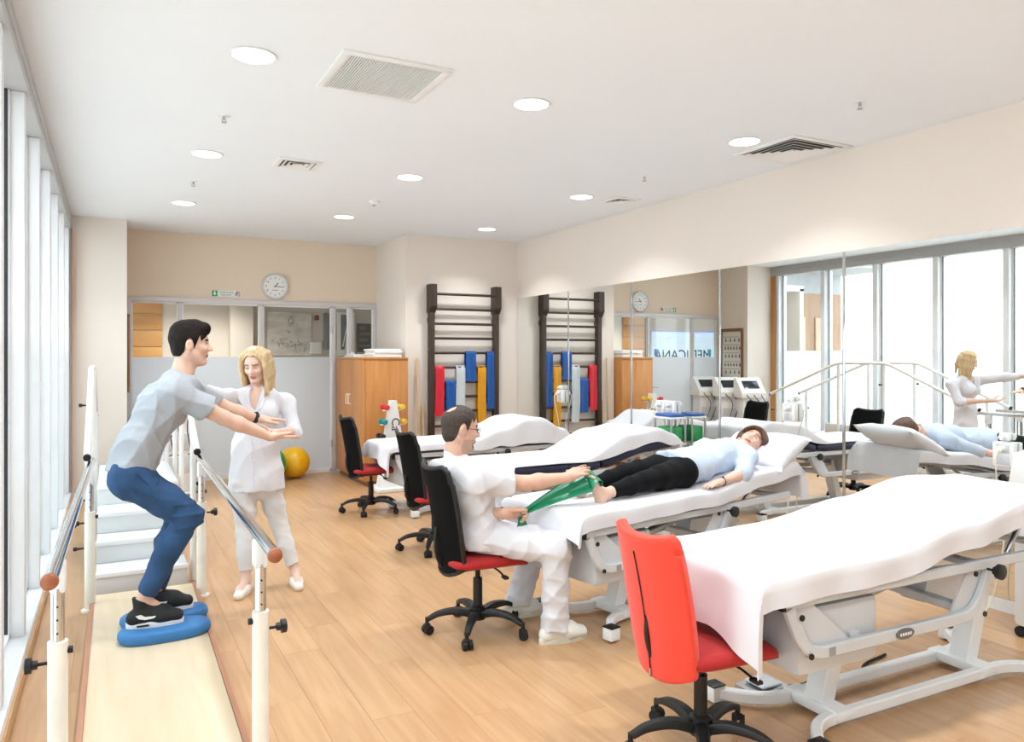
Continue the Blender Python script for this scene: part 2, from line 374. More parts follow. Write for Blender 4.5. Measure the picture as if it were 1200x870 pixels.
MB().prism([(3.38, YC-.041, 1.7), (3.44, YC-.041, 1.7), (3.52, YC-.041, 2.28), (3.38, YC-.041, 2.28)], (0, -.003, 0)).build('dark_mark', M_slate, nb, True)
MB().prism([(3.4, YC-.045, 1.75), (3.42, YC-.045, 1.75), (3.53, YC-.045, 2.26), (3.51, YC-.045, 2.26)], (0, -.003, 0)).build('white_stripe', M_white, nb, True)
bs = thing('black_notice', 'black notice with rows of grey lettering behind the last pane', 'sign', (3.8, YC, 1.66))
MB().box((3.66, YC-.03, 1.66), (3.92, YC-.002, 2.14), .004).build('plate', mat('charcoal_plate', '3c3b3a', .5), bs, True)
g = MB()
for i in range(4): g.box((3.7, YC-.033, 1.74+i*.1), (3.7+[.18, .14, .18, .1][i], YC-.03, 1.79+i*.1))
g.build('lettering_rows', mat('grey_print', '6f6d6a', .6), bs, True)
# reception sign, seen by way of the mirror above the frosted film
rs = thing('reception_sign', 'pale blue lit wall panel with MEDICANA in dark letters, seen in the mirror', 'sign', (-.85, YC, .5))
MB().box((-1.7, YC-.05, .5), (-.02, YC-.002, 2.1), .006).build('panel', mat('pale_blue_panel', 'cfe3f2', .5, emit=.35), rs, True)
MB().box((-1.7, YC-.062, 2.06), (-.02, YC-.045, 2.10)).build('light_strip', emitmat('blue_light', '8f9bff', 1.6), rs, True)
text('lettering', 'MEDICANA', .30, mat('dark_slate_print', '2f3f4a', .5), frame_mtx((-.84, YC-.052, 1.61), (1, 0, 0), (0, 0, 1)), rs, .004)
MB().box((-1.6, YC-.056, 1.60), (-1.51, YC-.05, 1.74)).build('emblem', mat('cyan_print', '3aa4c8', .5), rs, True)
MB().box((-.17, YC-.056, 1.60), (-.08, YC-.05, 1.74)).build('emblem', mat('blue_print', '4a78b8', .5), rs, True)

# ---- mirror panels with chrome seams
YSE = [YB-.02, 7.865, 6.60, 5.267, 3.938, 2.61, 1.28]
ML = ['mirror panel in the corner beside the wall bars', 'second mirror panel from the corner, reflecting the wall bars and clock', 'third mirror panel from the corner, behind the two farther beds', 'fourth mirror panel from the corner, behind the lying patient', 'fifth mirror panel from the corner, reflecting the windows', 'sixth mirror panel from the corner, at the right edge']
for i, (b_, a) in enumerate(zip(YSE, YSE[1:])):
    t = thing('mirror_panel', ML[i], 'mirror', (XR-.006, (a+b_)/2, .08), 0, 'wall mirror panels')
    MB().box((XR-.006, a+.002, .08), (XR-.0005, b_-.002, ZM)).build('mirror_glass', M_mirror, t, True)
    MB().box((XR-.012, a+.0005, .08), (XR-.0005, a+.021, ZM), .002).build('seam_strip', M_chrome, t, True)

# ---- exterior: added block standing in for the room's reflection in the end panes
ext = thing('reflection_block', 'brown block added outside the end windows in place of the room reflected there', 'stand_in', (-3.1, 11.9, 0))
M_refl_brown = wood('reflection_brown', '9a7a62', 'b0917a', .6, 2, 3)
MB().box((-4.0, 11.2, -.1), (-2.15, 12.6, 2.9)).build('brown_face', M_refl_brown, ext, True)
MB().box((-4.0, 9.9, 3.3), (-2.15, 12.6, 3.5)).box((-4.0, 11.2, 2.9), (-2.15, 12.6, 3.3)).build('grey_slab', mat('reflection_grey', 'aeb0b2', .7), ext, True)
for x in (-3.7, -2.9): MB().box((x, 11.16, .6), (x+.5, 11.2, 2.4), .01).build('beige_face', mat('reflection_beige', 'c5ae96', .6), ext, True)
struct(B('ground_outside', (-30, -25, -.5), (-.66, 30, -.4), mat('pale_paving', 'd8d8d4', .8)))
# ================================================================ CEILING FIXTURES
M_lens = emitmat('downlight_lens', 'fffaf2', 9)
rows = [(8.38, 'farthest'), (6.27, 'middle'), (4.11, 'nearest'), (1.95, 'rear'), (-.2, 'rearmost')]
cols = [(.65, 'by the windows'), (2.29, 'over the room centre'), (4.05, 'by the mirror wall')]
for y, rn in rows:
    for x, cn in cols:
        t = thing('downlight', 'round recessed ceiling downlight, %s row, %s' % (rn, cn), 'light', (x, y, ZC), 0, 'recessed downlights')
        MB().lathe([(.104, -.001), (.117, -.001), (.119, -.004), (.116, -.008), (.107, -.008), (.104, -.005)], (x, y, ZC), 32).build('trim_ring', M_white, t, True)
        MB().lathe([(.001, -.002), (.106, -.002), (.106, -.005), (.001, -.007)], (x, y, ZC), 32).build('lens', M_lens, t, True)
        area('bulb', (x, y, ZC-.012), .20, LAMP, t, (.94, .975, 1))
def vent_frame(t, x0, x1, y0, y1, w):
    f = MB(); z = ZC
    for a, b_ in (((x0, y0), (x1, y0+w)), ((x0, y1-w), (x1, y1)), ((x0, y0+w), (x0+w, y1-w)), ((x1-w, y0+w), (x1, y1-w))):
        f.box((a[0], a[1], z-.012), (b_[0], b_[1], z), .003)
    f.build('frame', M_white, t, True)
M_ventbk = mat('vent_cavity', '4d4d4d', .8)
t = thing('return_grille', 'large square ceiling grille with fine fins in the foreground', 'vent', (1.34, 4.11, ZC))
vent_frame(t, 1.04, 1.645, 3.81, 4.415, .045)
B('cavity_plate', (1.08, 3.85, ZC-.002), (1.605, 4.375, ZC), M_ventbk, t, 0, True)
g = MB()
for i in range(38): g.box((1.087+i*.01365, 3.855, ZC-.011), (1.087+i*.01365+.006, 4.37, ZC-.002))
tag(g.build('fins', M_white, t, True), kind='stuff')
def diffuser(x0, x1, y0, y1, n, label):
    t = thing('air_diffuser', label, 'vent', ((x0+x1)/2, (y0+y1)/2, ZC), 0, 'square louvred air diffusers')
    vent_frame(t, x0, x1, y0, y1, .04)
    B('cavity_plate', (x0+.03, y0+.03, ZC-.002), (x1-.03, y1-.03, ZC), M_ventbk, t, 0, True)
    w = (x1-x0-.08)/2; cx, cy = (x0+x1)/2, (y0+y1)/2; st = w/(n+.4)
    for k in range(n):
        ro = w-k*st-st*.35; ri = ro-st*.62; b = MB()
        ringo = [(cx+sx*ro, cy+sy*ro, ZC-.014) for sx, sy in ((-1, -1), (1, -1), (1, 1), (-1, 1))]
        ringi = [(cx+sx*ri, cy+sy*ri, ZC-.003) for sx, sy in ((-1, -1), (1, -1), (1, 1), (-1, 1))]
        ringo2 = [(p[0], p[1], p[2]+.003) for p in ringo]; ringi2 = [(p[0], p[1], p[2]+.001) for p in ringi]
        b.loft([ringo, ringi, ringi2, ringo2, ringo], cap=False).build('louvre', M_white, t, True)
    s = st*.35; MB().box((cx-s, cy-s, ZC-.012), (cx+s, cy+s, ZC-.002), .003).build('centre_plate', M_white, t, True)
diffuser(4.235, 4.845, 3.82, 4.42, 5, 'large louvred ceiling diffuser near the mirror wall')
diffuser(1.16, 1.5, 6.1, 6.42, 3, 'small louvred ceiling diffuser behind the fine-finned grille')
diffuser(4.345, 4.635, 6.09, 6.38, 3, 'small far louvred ceiling diffuser over the mirror wall')
def sprinkler(x, y, label, det=False):
    t = thing('smoke_detector' if det else 'sprinkler', label, 'detector' if det else 'sprinkler', (x, y, ZC), 0, None if det else 'ceiling sprinklers')
    if det:
        MB().lathe([(.001, 0), (.05, 0), (.05, -.02), (.035, -.035), (.001, -.04)], (x, y, ZC), 24).build('body', M_white, t, True)
        MB().lathe([(.001, -.038), (.014, -.038), (.014, -.05), (.001, -.052)], (x, y, ZC), 12).build('sensor', M_steel, t, True)
    else:
        MB().lathe([(.001, 0), (.034, 0), (.03, -.007), (.001, -.008)], (x, y, ZC), 20).build('escutcheon', M_white, t, True)
        b = MB().cyl((x, y, ZC-.005), (x, y, ZC-.03), .009).cyl((x, y, ZC-.045), (x, y, ZC-.049), .017)
        for s in (-1, 1): b.tube([(x+s*.009, y, ZC-.025), (x+s*.013, y, ZC-.036), (x+s*.004, y, ZC-.047)], .0025, 6)
        b.build('nozzle', M_steel, t, True)
sprinkler(.645, 5.22, 'small ceiling sprinkler nearest the windows'); sprinkler(.645, 7.3, 'small ceiling sprinkler farther along the window side')
sprinkler(4.06, 5.29, 'small ceiling sprinkler toward the mirror wall'); sprinkler(4.04, 3.14, 'small ceiling sprinkler in front of the large diffuser')
sprinkler(2.33, 7.41, 'white conical smoke detector over the room centre', True)

# ================================================================ WALL THINGS
# clock
ck = thing('wall_clock', 'round white wall clock above the glazed partition', 'clock', (1.918, YP, 2.34))
C0 = Vector((1.918, YP, 2.51)); Ym = Matrix.Rotation(PI/2, 4, 'X')       # local z -> -Y
MB().lathe([(.001, .001), (.172, .001), (.176, .02), (.17, .04), (.158, .042), (.152, .03), (.001, .03)], C0, 48, mtx=Ym).build('case', mat('clock_rim_grey', 'd5d5d6', .35), ck, True)
MB().lathe([(.001, .0305), (.151, .0305), (.151, .032), (.001, .032)], C0, 40, mtx=Ym).build('dial', M_white, ck, True)
blk = mat('black_print', '222222', .6)
tk = MB()
for i in range(60):
    a = i*PI/30; r0 = .138; L_ = .01 if i % 5 == 0 else .005
    rot = Matrix.Translation(C0) @ Matrix.Rotation(a, 4, 'Y'); tk.M = rot; tk.box((-.0012, -.0335, r0), (.0012, -.032, r0+L_)); tk.M = Matrix()
tk.build('minute_marks', blk, ck, True)
for i in range(1, 13):
    a = i*PI/6; text('numeral', str(i), .036, blk, frame_mtx(C0+Vector((math.sin(a)*.113, -.0325, math.cos(a)*.113)), (1, 0, 0), (0, 0, 1)), ck, .0008)
for nm, a, l, w in (('hour_hand', 40, .062, .005), ('minute_hand', 95, .1, .0035)):
    b = MB(); b.M = Matrix.Translation(C0) @ Matrix.Rotation(math.radians(a), 4, 'Y'); b.box((-w, -.037, -.015), (w, -.035, l)); b.build(nm, blk, ck, True)
MB().cyl(C0+Vector((0, -.034, 0)), C0+Vector((0, -.04, 0)), .007).build('centre_cap', blk, ck, True)
MB().box((1.88, YP-.0335, 2.455), (1.956, YP-.032, 2.463)).build('dial_print', mat('grey_dial_print', '9a9a9a', .6), ck, True)
# exit sign
es = thing('exit_sign', 'small green and white fire exit sign with arrow and running figure', 'sign', (1.31, YP, 2.36))
M_gr = mat('sign_green', '149a5a', .5)
MB().box((1.137, YP-.006, 2.352), (1.487, YP-.0005, 2.432), .002).build('plate', M_white, es, True)
MB().box((1.14, YP-.008, 2.355), (1.205, YP-.006, 2.429)).build('arrow_field', M_gr, es, True)
MB().prism([(1.172, YP-.0085, 2.365), (1.195, YP-.0085, 2.39), (1.18, YP-.0085, 2.39), (1.18, YP-.0085, 2.42), (1.164, YP-.0085, 2.42), (1.164, YP-.0085, 2.39), (1.149, YP-.0085, 2.39)], (0, -.001, 0)).build('arrow', M_white, es, True)
text('lettering', 'YANGIN ÇIKIŞI', .032, M_gr, frame_mtx((1.31, YP-.0065, 2.408), (1, 0, 0), (0, 0, 1)), es, .0008, sx=.85)
text('lettering', 'FIRE EXIT', .032, mat('grey_sign_print', '555a58', .6), frame_mtx((1.31, YP-.0065, 2.373), (1, 0, 0), (0, 0, 1)), es, .0008)
fg = MB(); q = lambda pts, r: fg.tube([(x, YP-.0085, z) for x, z in pts], r, 6)
fg.ball((1.447, YP-.008, 2.421), .007, 6, (1, .3, 1)); q([(1.443, 2.413), (1.436, 2.392)], .006); q([(1.436, 2.392), (1.447, 2.38), (1.44, 2.362)], .004); q([(1.436, 2.392), (1.427, 2.378), (1.413, 2.372)], .004); q([(1.442, 2.41), (1.455, 2.4), (1.464, 2.408)], .003); q([(1.442, 2.41), (1.428, 2.408), (1.42, 2.398)], .003)
fg.build('running_figure', blk, es, True)
MB().box((1.458, YP-.0075, 2.358), (1.482, YP-.006, 2.425)).build('doorway_mark', mat('pale_red_print', 'e0a49a', .6), es, True)
# wall bars
wb = thing('wall_bars', 'dark stained wooden gymnastic wall bars on the back wall', 'wall bars', (4.077, YB, 0))
for x in (3.62, 4.535):
    MB().box((x-.035, YB-.11, 0), (x+.035, YB-.03, 2.5), .004).build('upright', M_dkwood, wb, True)
    MB().prism([(x-.045, YB-.16, 2.505), (x-.045, YB-.02, 2.505), (x-.045, YB-.02, 2.14), (x-.045, YB-.1, 2.14), (x-.045, YB-.16, 2.22)], (.09, 0, 0)).build('top_block', M_dkwood, wb, True)
    for z in (2.05, .5): MB().box((x-.03, YB-.03, z-.03), (x+.03, YB-.0005, z+.03)).build('wall_bracket', M_dkwood, wb, True)
RZ = [2.382-.188*i for i in range(12)]
for i, z in enumerate(RZ): MB().cyl((3.6, YB-(.135 if i == 0 else .075), z), (4.555, YB-(.135 if i == 0 else .075), z), .017, 12).build('rung', M_dkwood, wb, True)
for x, z in ((3.588, 2.1), (3.588, 1.68), (4.563, 2.1)): MB().ball((x, YB-.07, z), .008, 6).build('screw_cap', M_steel, wb, True)
def band(x0, x1, ztop, zlen, m, label, dy=0, zb=None):
    yc = YB-.075
    def fn(u, v):
        x = x0+(x1-x0)*v; L_ = zlen*2+.06; s = u*L_
        if s < zlen: y, z = yc-.024-dy-.006*math.sin(v*9+u*3), ztop-(zlen-s)
        elif s > zlen+.06: y, z = yc+.024+dy, ztop-(s-zlen-.06)*.9
        else:
            a = (s-zlen)/.06*PI; y, z = yc-math.cos(a)*(.024+dy), ztop+math.sin(a)*.024
        return (x+.012*math.sin(z*7+x0*20)*(ztop-z), y, z)
    o = MB().shell(fn, 40, 6, .003).build('resistance_band', m, None, ang=60); tag(o, label, 'exercise band', 'bands hung on the wall bars')
lat = lambda n, c: mat(n, c, .4, var=.05, bump=.2, bscale=20)
R_ = RZ
band(3.665, 3.79, R_[5], .62, lat('red_latex', 'd0182e'), 'red elastic band hung at the left end of the wall bars')
band(3.81, 3.95, R_[6], .46, lat('blue_latex', '0b4f9c'), 'blue elastic band on a lower rung beside the red one')
band(3.955, 4.085, R_[5], .78, lat('silver_latex', 'c6cdd0'), 'silver grey elastic band in the middle of the wall bars')
band(4.09, 4.24, R_[4], .37, lat('blue_latex', '0b4f9c'), 'short blue elastic band on the upper rung')
band(4.26, 4.385, R_[5], 1.0, lat('ochre_latex', 'd8960f'), 'ochre yellow elastic band on the wall bars', .004)
band(4.395, 4.515, R_[4], .74, lat('blue_latex', '0b4f9c'), 'long blue elastic band at the right end of the wall bars')
# sticks leaning on the bay wall
for x, z, lb in ((3.455, 1.56, 'tall pale wooden stick leaning beside the cabinet'), (3.53, .95, 'short pale wooden stick leaning beside the tall one')):
    tag(MB().tube([(x, YB-.10, .0), (x-.01, YB-.02, z)], .013, 10).ball((x-.01, YB-.02, z), .0135, 6).build('wooden_stick', M_stick), lb, 'stick', 'exercise sticks')
# framed exercise chart on the column
fc = thing('framed_chart', 'wood framed exercise chart on the column side, seen in the mirror', 'chart', (XPR, 10.07, 1.18))
f = MB()
for lo, hi in (((9.80, 1.17), (10.35, 1.225)), ((9.80, 2.02), (10.35, 2.075)), ((9.80, 1.225), (9.845, 2.02)), ((10.305, 1.225), (10.35, 2.02))): f.box((XPR+.0005, lo[0], lo[1]), (XPR+.03, hi[0], hi[1]), .004)
f.build('frame', M_brown, fc, True)
MB().box((XPR+.001, 9.845, 1.225), (XPR+.012, 10.305, 2.02)).build('sheet', mat('chart_paper', 'dedbd2', .6, var=.02), fc, True)
g = MB()
for rz_, n in ((1.88, 4), (1.74, 6), (1.6, 5), (1.45, 6), (1.32, 4)):
    for i in range(n):
        y = 10.265-(.42/n)*(i+.5); g.box((XPR+.012, y-.016, rz_-.035), (XPR+.0135, y+.016, rz_+.01)); g.box((XPR+.012, y-.006, rz_+.012), (XPR+.0135, y+.006, rz_+.03))
    g.box((XPR+.012, 9.9, rz_+.045), (XPR+.0135, 10.26, rz_+.052))
g.build('printed_figures', mat('chart_print', '6b675f', .7), fc, True)
# outlet boxes on the mirror
M_cable = mat('cream_cable', 'e8e4d6', .5)
for y, z, n, lb in ((8.0, 1.1, 1, 'single white plug on the mirror near the wall bars'), (6.0, 1.07, 2, 'double white socket box on the mirror behind the farther beds'), (4.44, 1.13, 1, 'white socket box on the mirror behind the lying patient'), (2.76, .98, 1, 'white socket box on the mirror at the right edge')):
    t = thing('socket_box', lb, 'socket', (XR-.0125, y, z), 0, 'socket boxes on the mirror')
    for i in range(n):
        yy = y+(i-(n-1)/2)*.15
        MB().box((XR-.055, yy-.065, z-.075), (XR-.0125, yy+.065, z+.075), .008).build('box', M_white, t, True)
        for s in (-1, 1): MB().box((XR-.058, yy-.04, z+s*.036-.026), (XR-.055, yy+.04, z+s*.036+.026), .001).cyl((XR-.06, yy, z+s*.036), (XR-.057, yy, z+s*.036), .014).build('socket_face', M_greym, t, True)
        MB().cyl((XR-.057, yy, z+.036), (XR-.1, yy, z+.036), .02, 12).build('plug', M_white, t, True)
        MB().tube(spline([(XR-.1, yy, z+.036), (XR-.13, yy, z-.03), (XR-.06, yy+.02, z-.3), (XR-.05, yy-.01, .5), (XR-.08, yy+.04, .12), (XR-.16, yy+.05, .008)], 6), .005, 6).build('cable', M_cable, t, True)
    if n == 1: MB().box((XR-.05, y-.03, z+.085), (XR-.0125, y+.03, z+.13), .008).cyl((XR-.05, y, z+.107), (XR-.08, y, z+.107), .015).build('adapter', M_white, t, True)
# ================================================================ PARALLEL BARS
pbx = lambda y: (-.165+.018*(y-2.7), .497+.012*(y-2.7))        # left and right rail lines
pb = thing('parallel_bars', 'chrome parallel walking bars on white posts with birch platform', 'parallel bars', (.17, 4.2, 0))
MB().prism([(-.115, .6, .02), (.44, .6, .02), (.485, 5.58, .02), (-.092, 5.58, .02)], (0, 0, .03)).build('platform', M_board, pb, True)
for xa, xb in ((-.14, -.117), (.442, .465)):
    dx = .025 if xa < 0 else .045
    MB().prism([(xa, .6, 0), (xb, .6, 0), (xb+dx, 5.58, 0), (xa+dx, 5.58, 0)], (0, 0, .055)).build('edge_strip', M_edge, pb, True)
def knob(b, p, d, r=.026):
    p = Vector(p); d = Vector(d).normalized(); q = d.to_track_quat('Z', 'Y').to_matrix().to_4x4()
    b.lathe([(.006, 0), (.006, .03), (r*.55, .03), (r*.6, .045), (r, .047), (r, .066), (r*.5, .07), (.001, .07)], p, 12, mtx=q)
for si, s in ((0, -1), (1, 1)):
    y0, y1 = 2.70, 5.72
    MB().cyl((pbx(y0)[si], y0, .9), (pbx(y1)[si], y1, .9), .0215, 20).build('rail', M_chrome, pb, True)
    MB().lathe([(.001, -.004), (.0215, -.004), (.026, -.008), (.024, -.02), (.012, -.03), (.001, -.032)], (pbx(y0)[si], y0+.004, .9), 20, mtx=Matrix.Rotation(-PI/2, 4, 'X')).build('end_cap', M_capw, pb, True)
    for y in (3.0, 5.42):
        x = pbx(y)[si]; ox = x
        MB().cyl((ox, y, .0), (ox, y, .62), .031, 20).lathe([(.001, .0), (.05, .0), (.05, .012), (.033, .02)], (ox, y, 0), 20).build('post_sleeve', mat('cream_powder_coat', 'efece2', .4), pb, True)
        MB().cyl((ox, y-.0, .6), (ox, y, .80), .021, 16).cyl((ox+.0, y+.045, .6), (ox, y+.045, .8), .011, 10).build('inner_tube', M_chrome, pb, True)
        MB().box((ox-.024, y-.02, .78), (ox+.024, y+.06, .885), .012).build('rail_bracket', M_whitem, pb, True)
        b = MB(); knob(b, (ox+s*.028, y, .55), (s, 0, 0)); b.build('locking_knob', M_black, pb, True); MB().cyl((ox-s*.028, y, .585), (ox-s*.045, y, .585), .012).build('stop_button', M_black, pb, True)
        for i in range(3): MB().cyl((ox, y-.02, .65+i*.045), (ox, y-.0225, .65+i*.045), .0035, 8).build('adjustment_hole', M_dark, pb, True)
# ================================================================ STAIR TRAINER
st = thing('training_stairs', 'white training stairs with tube handrails behind the standing man', 'stairs', (.18, 7.2, 0))
M_step = mat('pale_grey_step', 'd9dcdd', .6, var=.02); X0, X1 = -.09, .47
ys = [5.72, 6.0, 6.27, 6.6]
for i, y in enumerate(ys):
    MB().box((X0, y, 0 if i == 0 else .15*i), (X1, 7.18, .15*(i+1)), .006).build('step', M_step, st, True)
    MB().box((X0-.004, y-.012, .15*(i+1)-.03), (X1+.004, y+.02, .15*(i+1)+.002), .004).build('nosing', M_whitem, st, True)
for i, y in enumerate([8.75, 8.45, 8.15, 7.85]):
    MB().box((X0, 7.18, 0 if i == 0 else .15*i), (X1, y, .15*(i+1)), .006).build('step', M_step, st, True)
for x in (X0-.045, X1+.045):
    pth = [(x, 5.56, .94), (x, 6.80, 1.49), (x, 7.6, 1.49), (x, 8.86, .99)]
    MB().tube(fillet(pth, .1), .021, 14).build('handrail', mat('white_tube', 'e9eae8', .35), st, True)
    MB().cyl((x, 5.548, .935), (x, 5.565, .943), .0225, 14).build('rail_end_cap', M_dark, st, True); MB().cyl((x, 8.852, .992), (x, 8.87, .985), .0225, 14).build('rail_end_cap', M_dark, st, True)
    for y, z in ((5.85, 1.06), (6.85, 1.48), (7.58, 1.48), (8.72, 1.04)): MB().cyl((x, y, 0), (x, y, z), .02, 14).build('rail_post', MATS['white_tube'], st, True)
    for y, z in ((5.85, .62), (5.85, .3), (6.85, 1.2), (8.75, .75)):
        b = MB(); knob(b, (x+(-.02 if x < 0 else .02), y, z), (-1 if x < 0 else 1, 0, 0), .014); b.build('clamp_knob', M_black, st, True)
# ================================================================ OFFICE CHAIRS  (local: faces +x)
def make_chair(label, group, padded, zs=0.0):
    t = thing('office_chair', label, 'chair', (0, 0, 0), 0, group)
    for k in range(5):
        a = 2*PI*k/5+.35; c, s = math.cos(a), math.sin(a)
        P = [(c*.02, s*.02, .10), (c*.12, s*.12, .125), (c*.22, s*.22, .115), (c*.285, s*.285, .085)]
        MB().sweep(spline(P, 4), [(.024, -.016), (.026, 0), (.018, .016), (-.018, .016), (-.026, 0), (-.024, -.016)], scale=[1.25-.6*i/12 for i in range(13)]).build('leg', M_black, t)
        cx, cy = c*.29, s*.29; tx, ty = -math.sin(a+.5), math.cos(a+.5)
        b = MB().cyl((cx, cy, .05), (cx, cy, .095), .011, 10)
        for q in (-1, 1): b.cyl((cx+tx*q*.005+.004, cy+ty*q*.005, .0265), (cx+tx*q*.027+.004, cy+ty*q*.027, .0265), .0265, 16)
        b.box((cx-.018, cy-.018, .035), (cx+.018, cy+.018, .06), .006).build('caster', M_dark, t)
    MB().lathe([(.001, .075), (.045, .075), (.045, .14), (.032, .15), (.001, .15)], n=20).build('hub', M_black, t)
    MB().cyl((0, 0, .14), (0, 0, .31), .027, 16).cyl((0, 0, .31), (0, 0, .385), .015, 12).build('gas_column', M_black, t)
    b = MB().box((-.11, -.07, .375), (.1, .07, .415), .012); b.build('mechanism', M_black, t)
    MB().tube(spline([(.03, -.05, .395), (.05, -.16, .39), (.06, -.24, .37)], 5), .005, 8).box((.045, -.275, .36), (.075, -.225, .376), .006).build('lever', M_black, t)
    zsz = .43
    def seat(u, v):      # rounded slab by superellipse rings
        return None
    rings = []
    for w, z in ((.93, 0), (1, .012), (1.0, .03), (.97, .045), (.86, .055), (.5, .058), (.05, .058)):
        r = []
        for i in range(40):
            a = 2*PI*i/40; c, s = math.cos(a), math.sin(a); e = .42
            x = .235*w*math.copysign(abs(c)**e, c); y = .225*w*math.copysign(abs(s)**e, s)
            r.append((x+.02, y, zsz-.015+z-(.03*max(0, (x-.1)/.13)**2)))
        rings.append(r)
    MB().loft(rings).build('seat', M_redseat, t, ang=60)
    MB().box((-.19, -.19, .405), (.21, .19, .42), .01).build('seat_shell', M_black, t)
    z0, z1, th = (.33, .905, .05) if padded else (.36, .96, .022)
    def bk(u, v):
        q = u*2-1; z = z0+(z1-z0)*v
        w = .205+.018*math.sin(v*PI)-.02*(1-v)-.012*v; e = math.copysign(abs(q)**.9, q)
        rr = 1-max(0, abs(q)-.86)/.14
        zz = z+(.03*q*q if v > .5 else -.0)*max(0, v-.5)*2 - (1-rr)**2*.035*(1 if v > .9 else 0) + (.06*q*q*max(0, 1-v*5))
        x = -.205-.045*math.sin(v*PI*.9+.2)*.3-.10*v*v+.055*q*q
        return (x-.0, w*e, zz)
    bm_ = MB().shell(bk, 22, 26, th)
    if padded:
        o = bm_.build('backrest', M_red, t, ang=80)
        md = o.modifiers.new('round', 'SUBSURF'); md.levels = md.render_levels = 1
        def zl(v): p = Vector(bk(.5, v)); n = .5*th+.0035; return (p.x-n-.001, p.y, p.z)
        MB().tube([zl(.02+.86*i/16) for i in range(17)], .0026, 6).build('zip', M_dark, t)
        p = Vector(zl(.06)); MB().box((p.x-.004, -.004, p.z-.02), (p.x+.002, .004, p.z+.01), .001).build('zip_pull', M_steel, t)
    else:
        bm_.build('backrest', M_mesh, t, ang=80)
        def edge(u, v): return Vector(bk(u, v))
        pth = [edge(.0, i/12) for i in range(13)]+[edge(i/10, 1) for i in range(1, 11)]+[edge(1, 1-i/12) for i in range(1, 13)]+[edge(1-i/10, 0) for i in range(1, 11)]
        MB().tube(pth, .014, 8, cap=True).build('back_frame', M_black, t)
    MB().rect(fillet([(-.08, 0, .395), (-.2, 0, .40), (-.235, 0, .50), (-.225, 0, .62)], .06), .07, .022, up=(0, 1, 0)).build('back_support', M_black, t)
    return t
G = 'office chairs at the bed ends'
ch1 = make_chair('office chair with coral red padded back at the foot of the nearest bed', G, True); ch1.location = (2.09, 2.36, 0); ch1.rotation_euler.z = -.06
ch2 = make_chair('black mesh office chair the seated therapist in white sits on', G, False); ch2.location = (1.87, 3.99, 0); ch2.rotation_euler.z = -.05
dup(ch2, (2.36, 5.87, 0), .02, 'empty black mesh office chair just behind the seated therapist')
dup(ch2, (2.35, 7.58, 0), .04, 'empty black mesh office chair farthest back, beside the wooden cabinet')
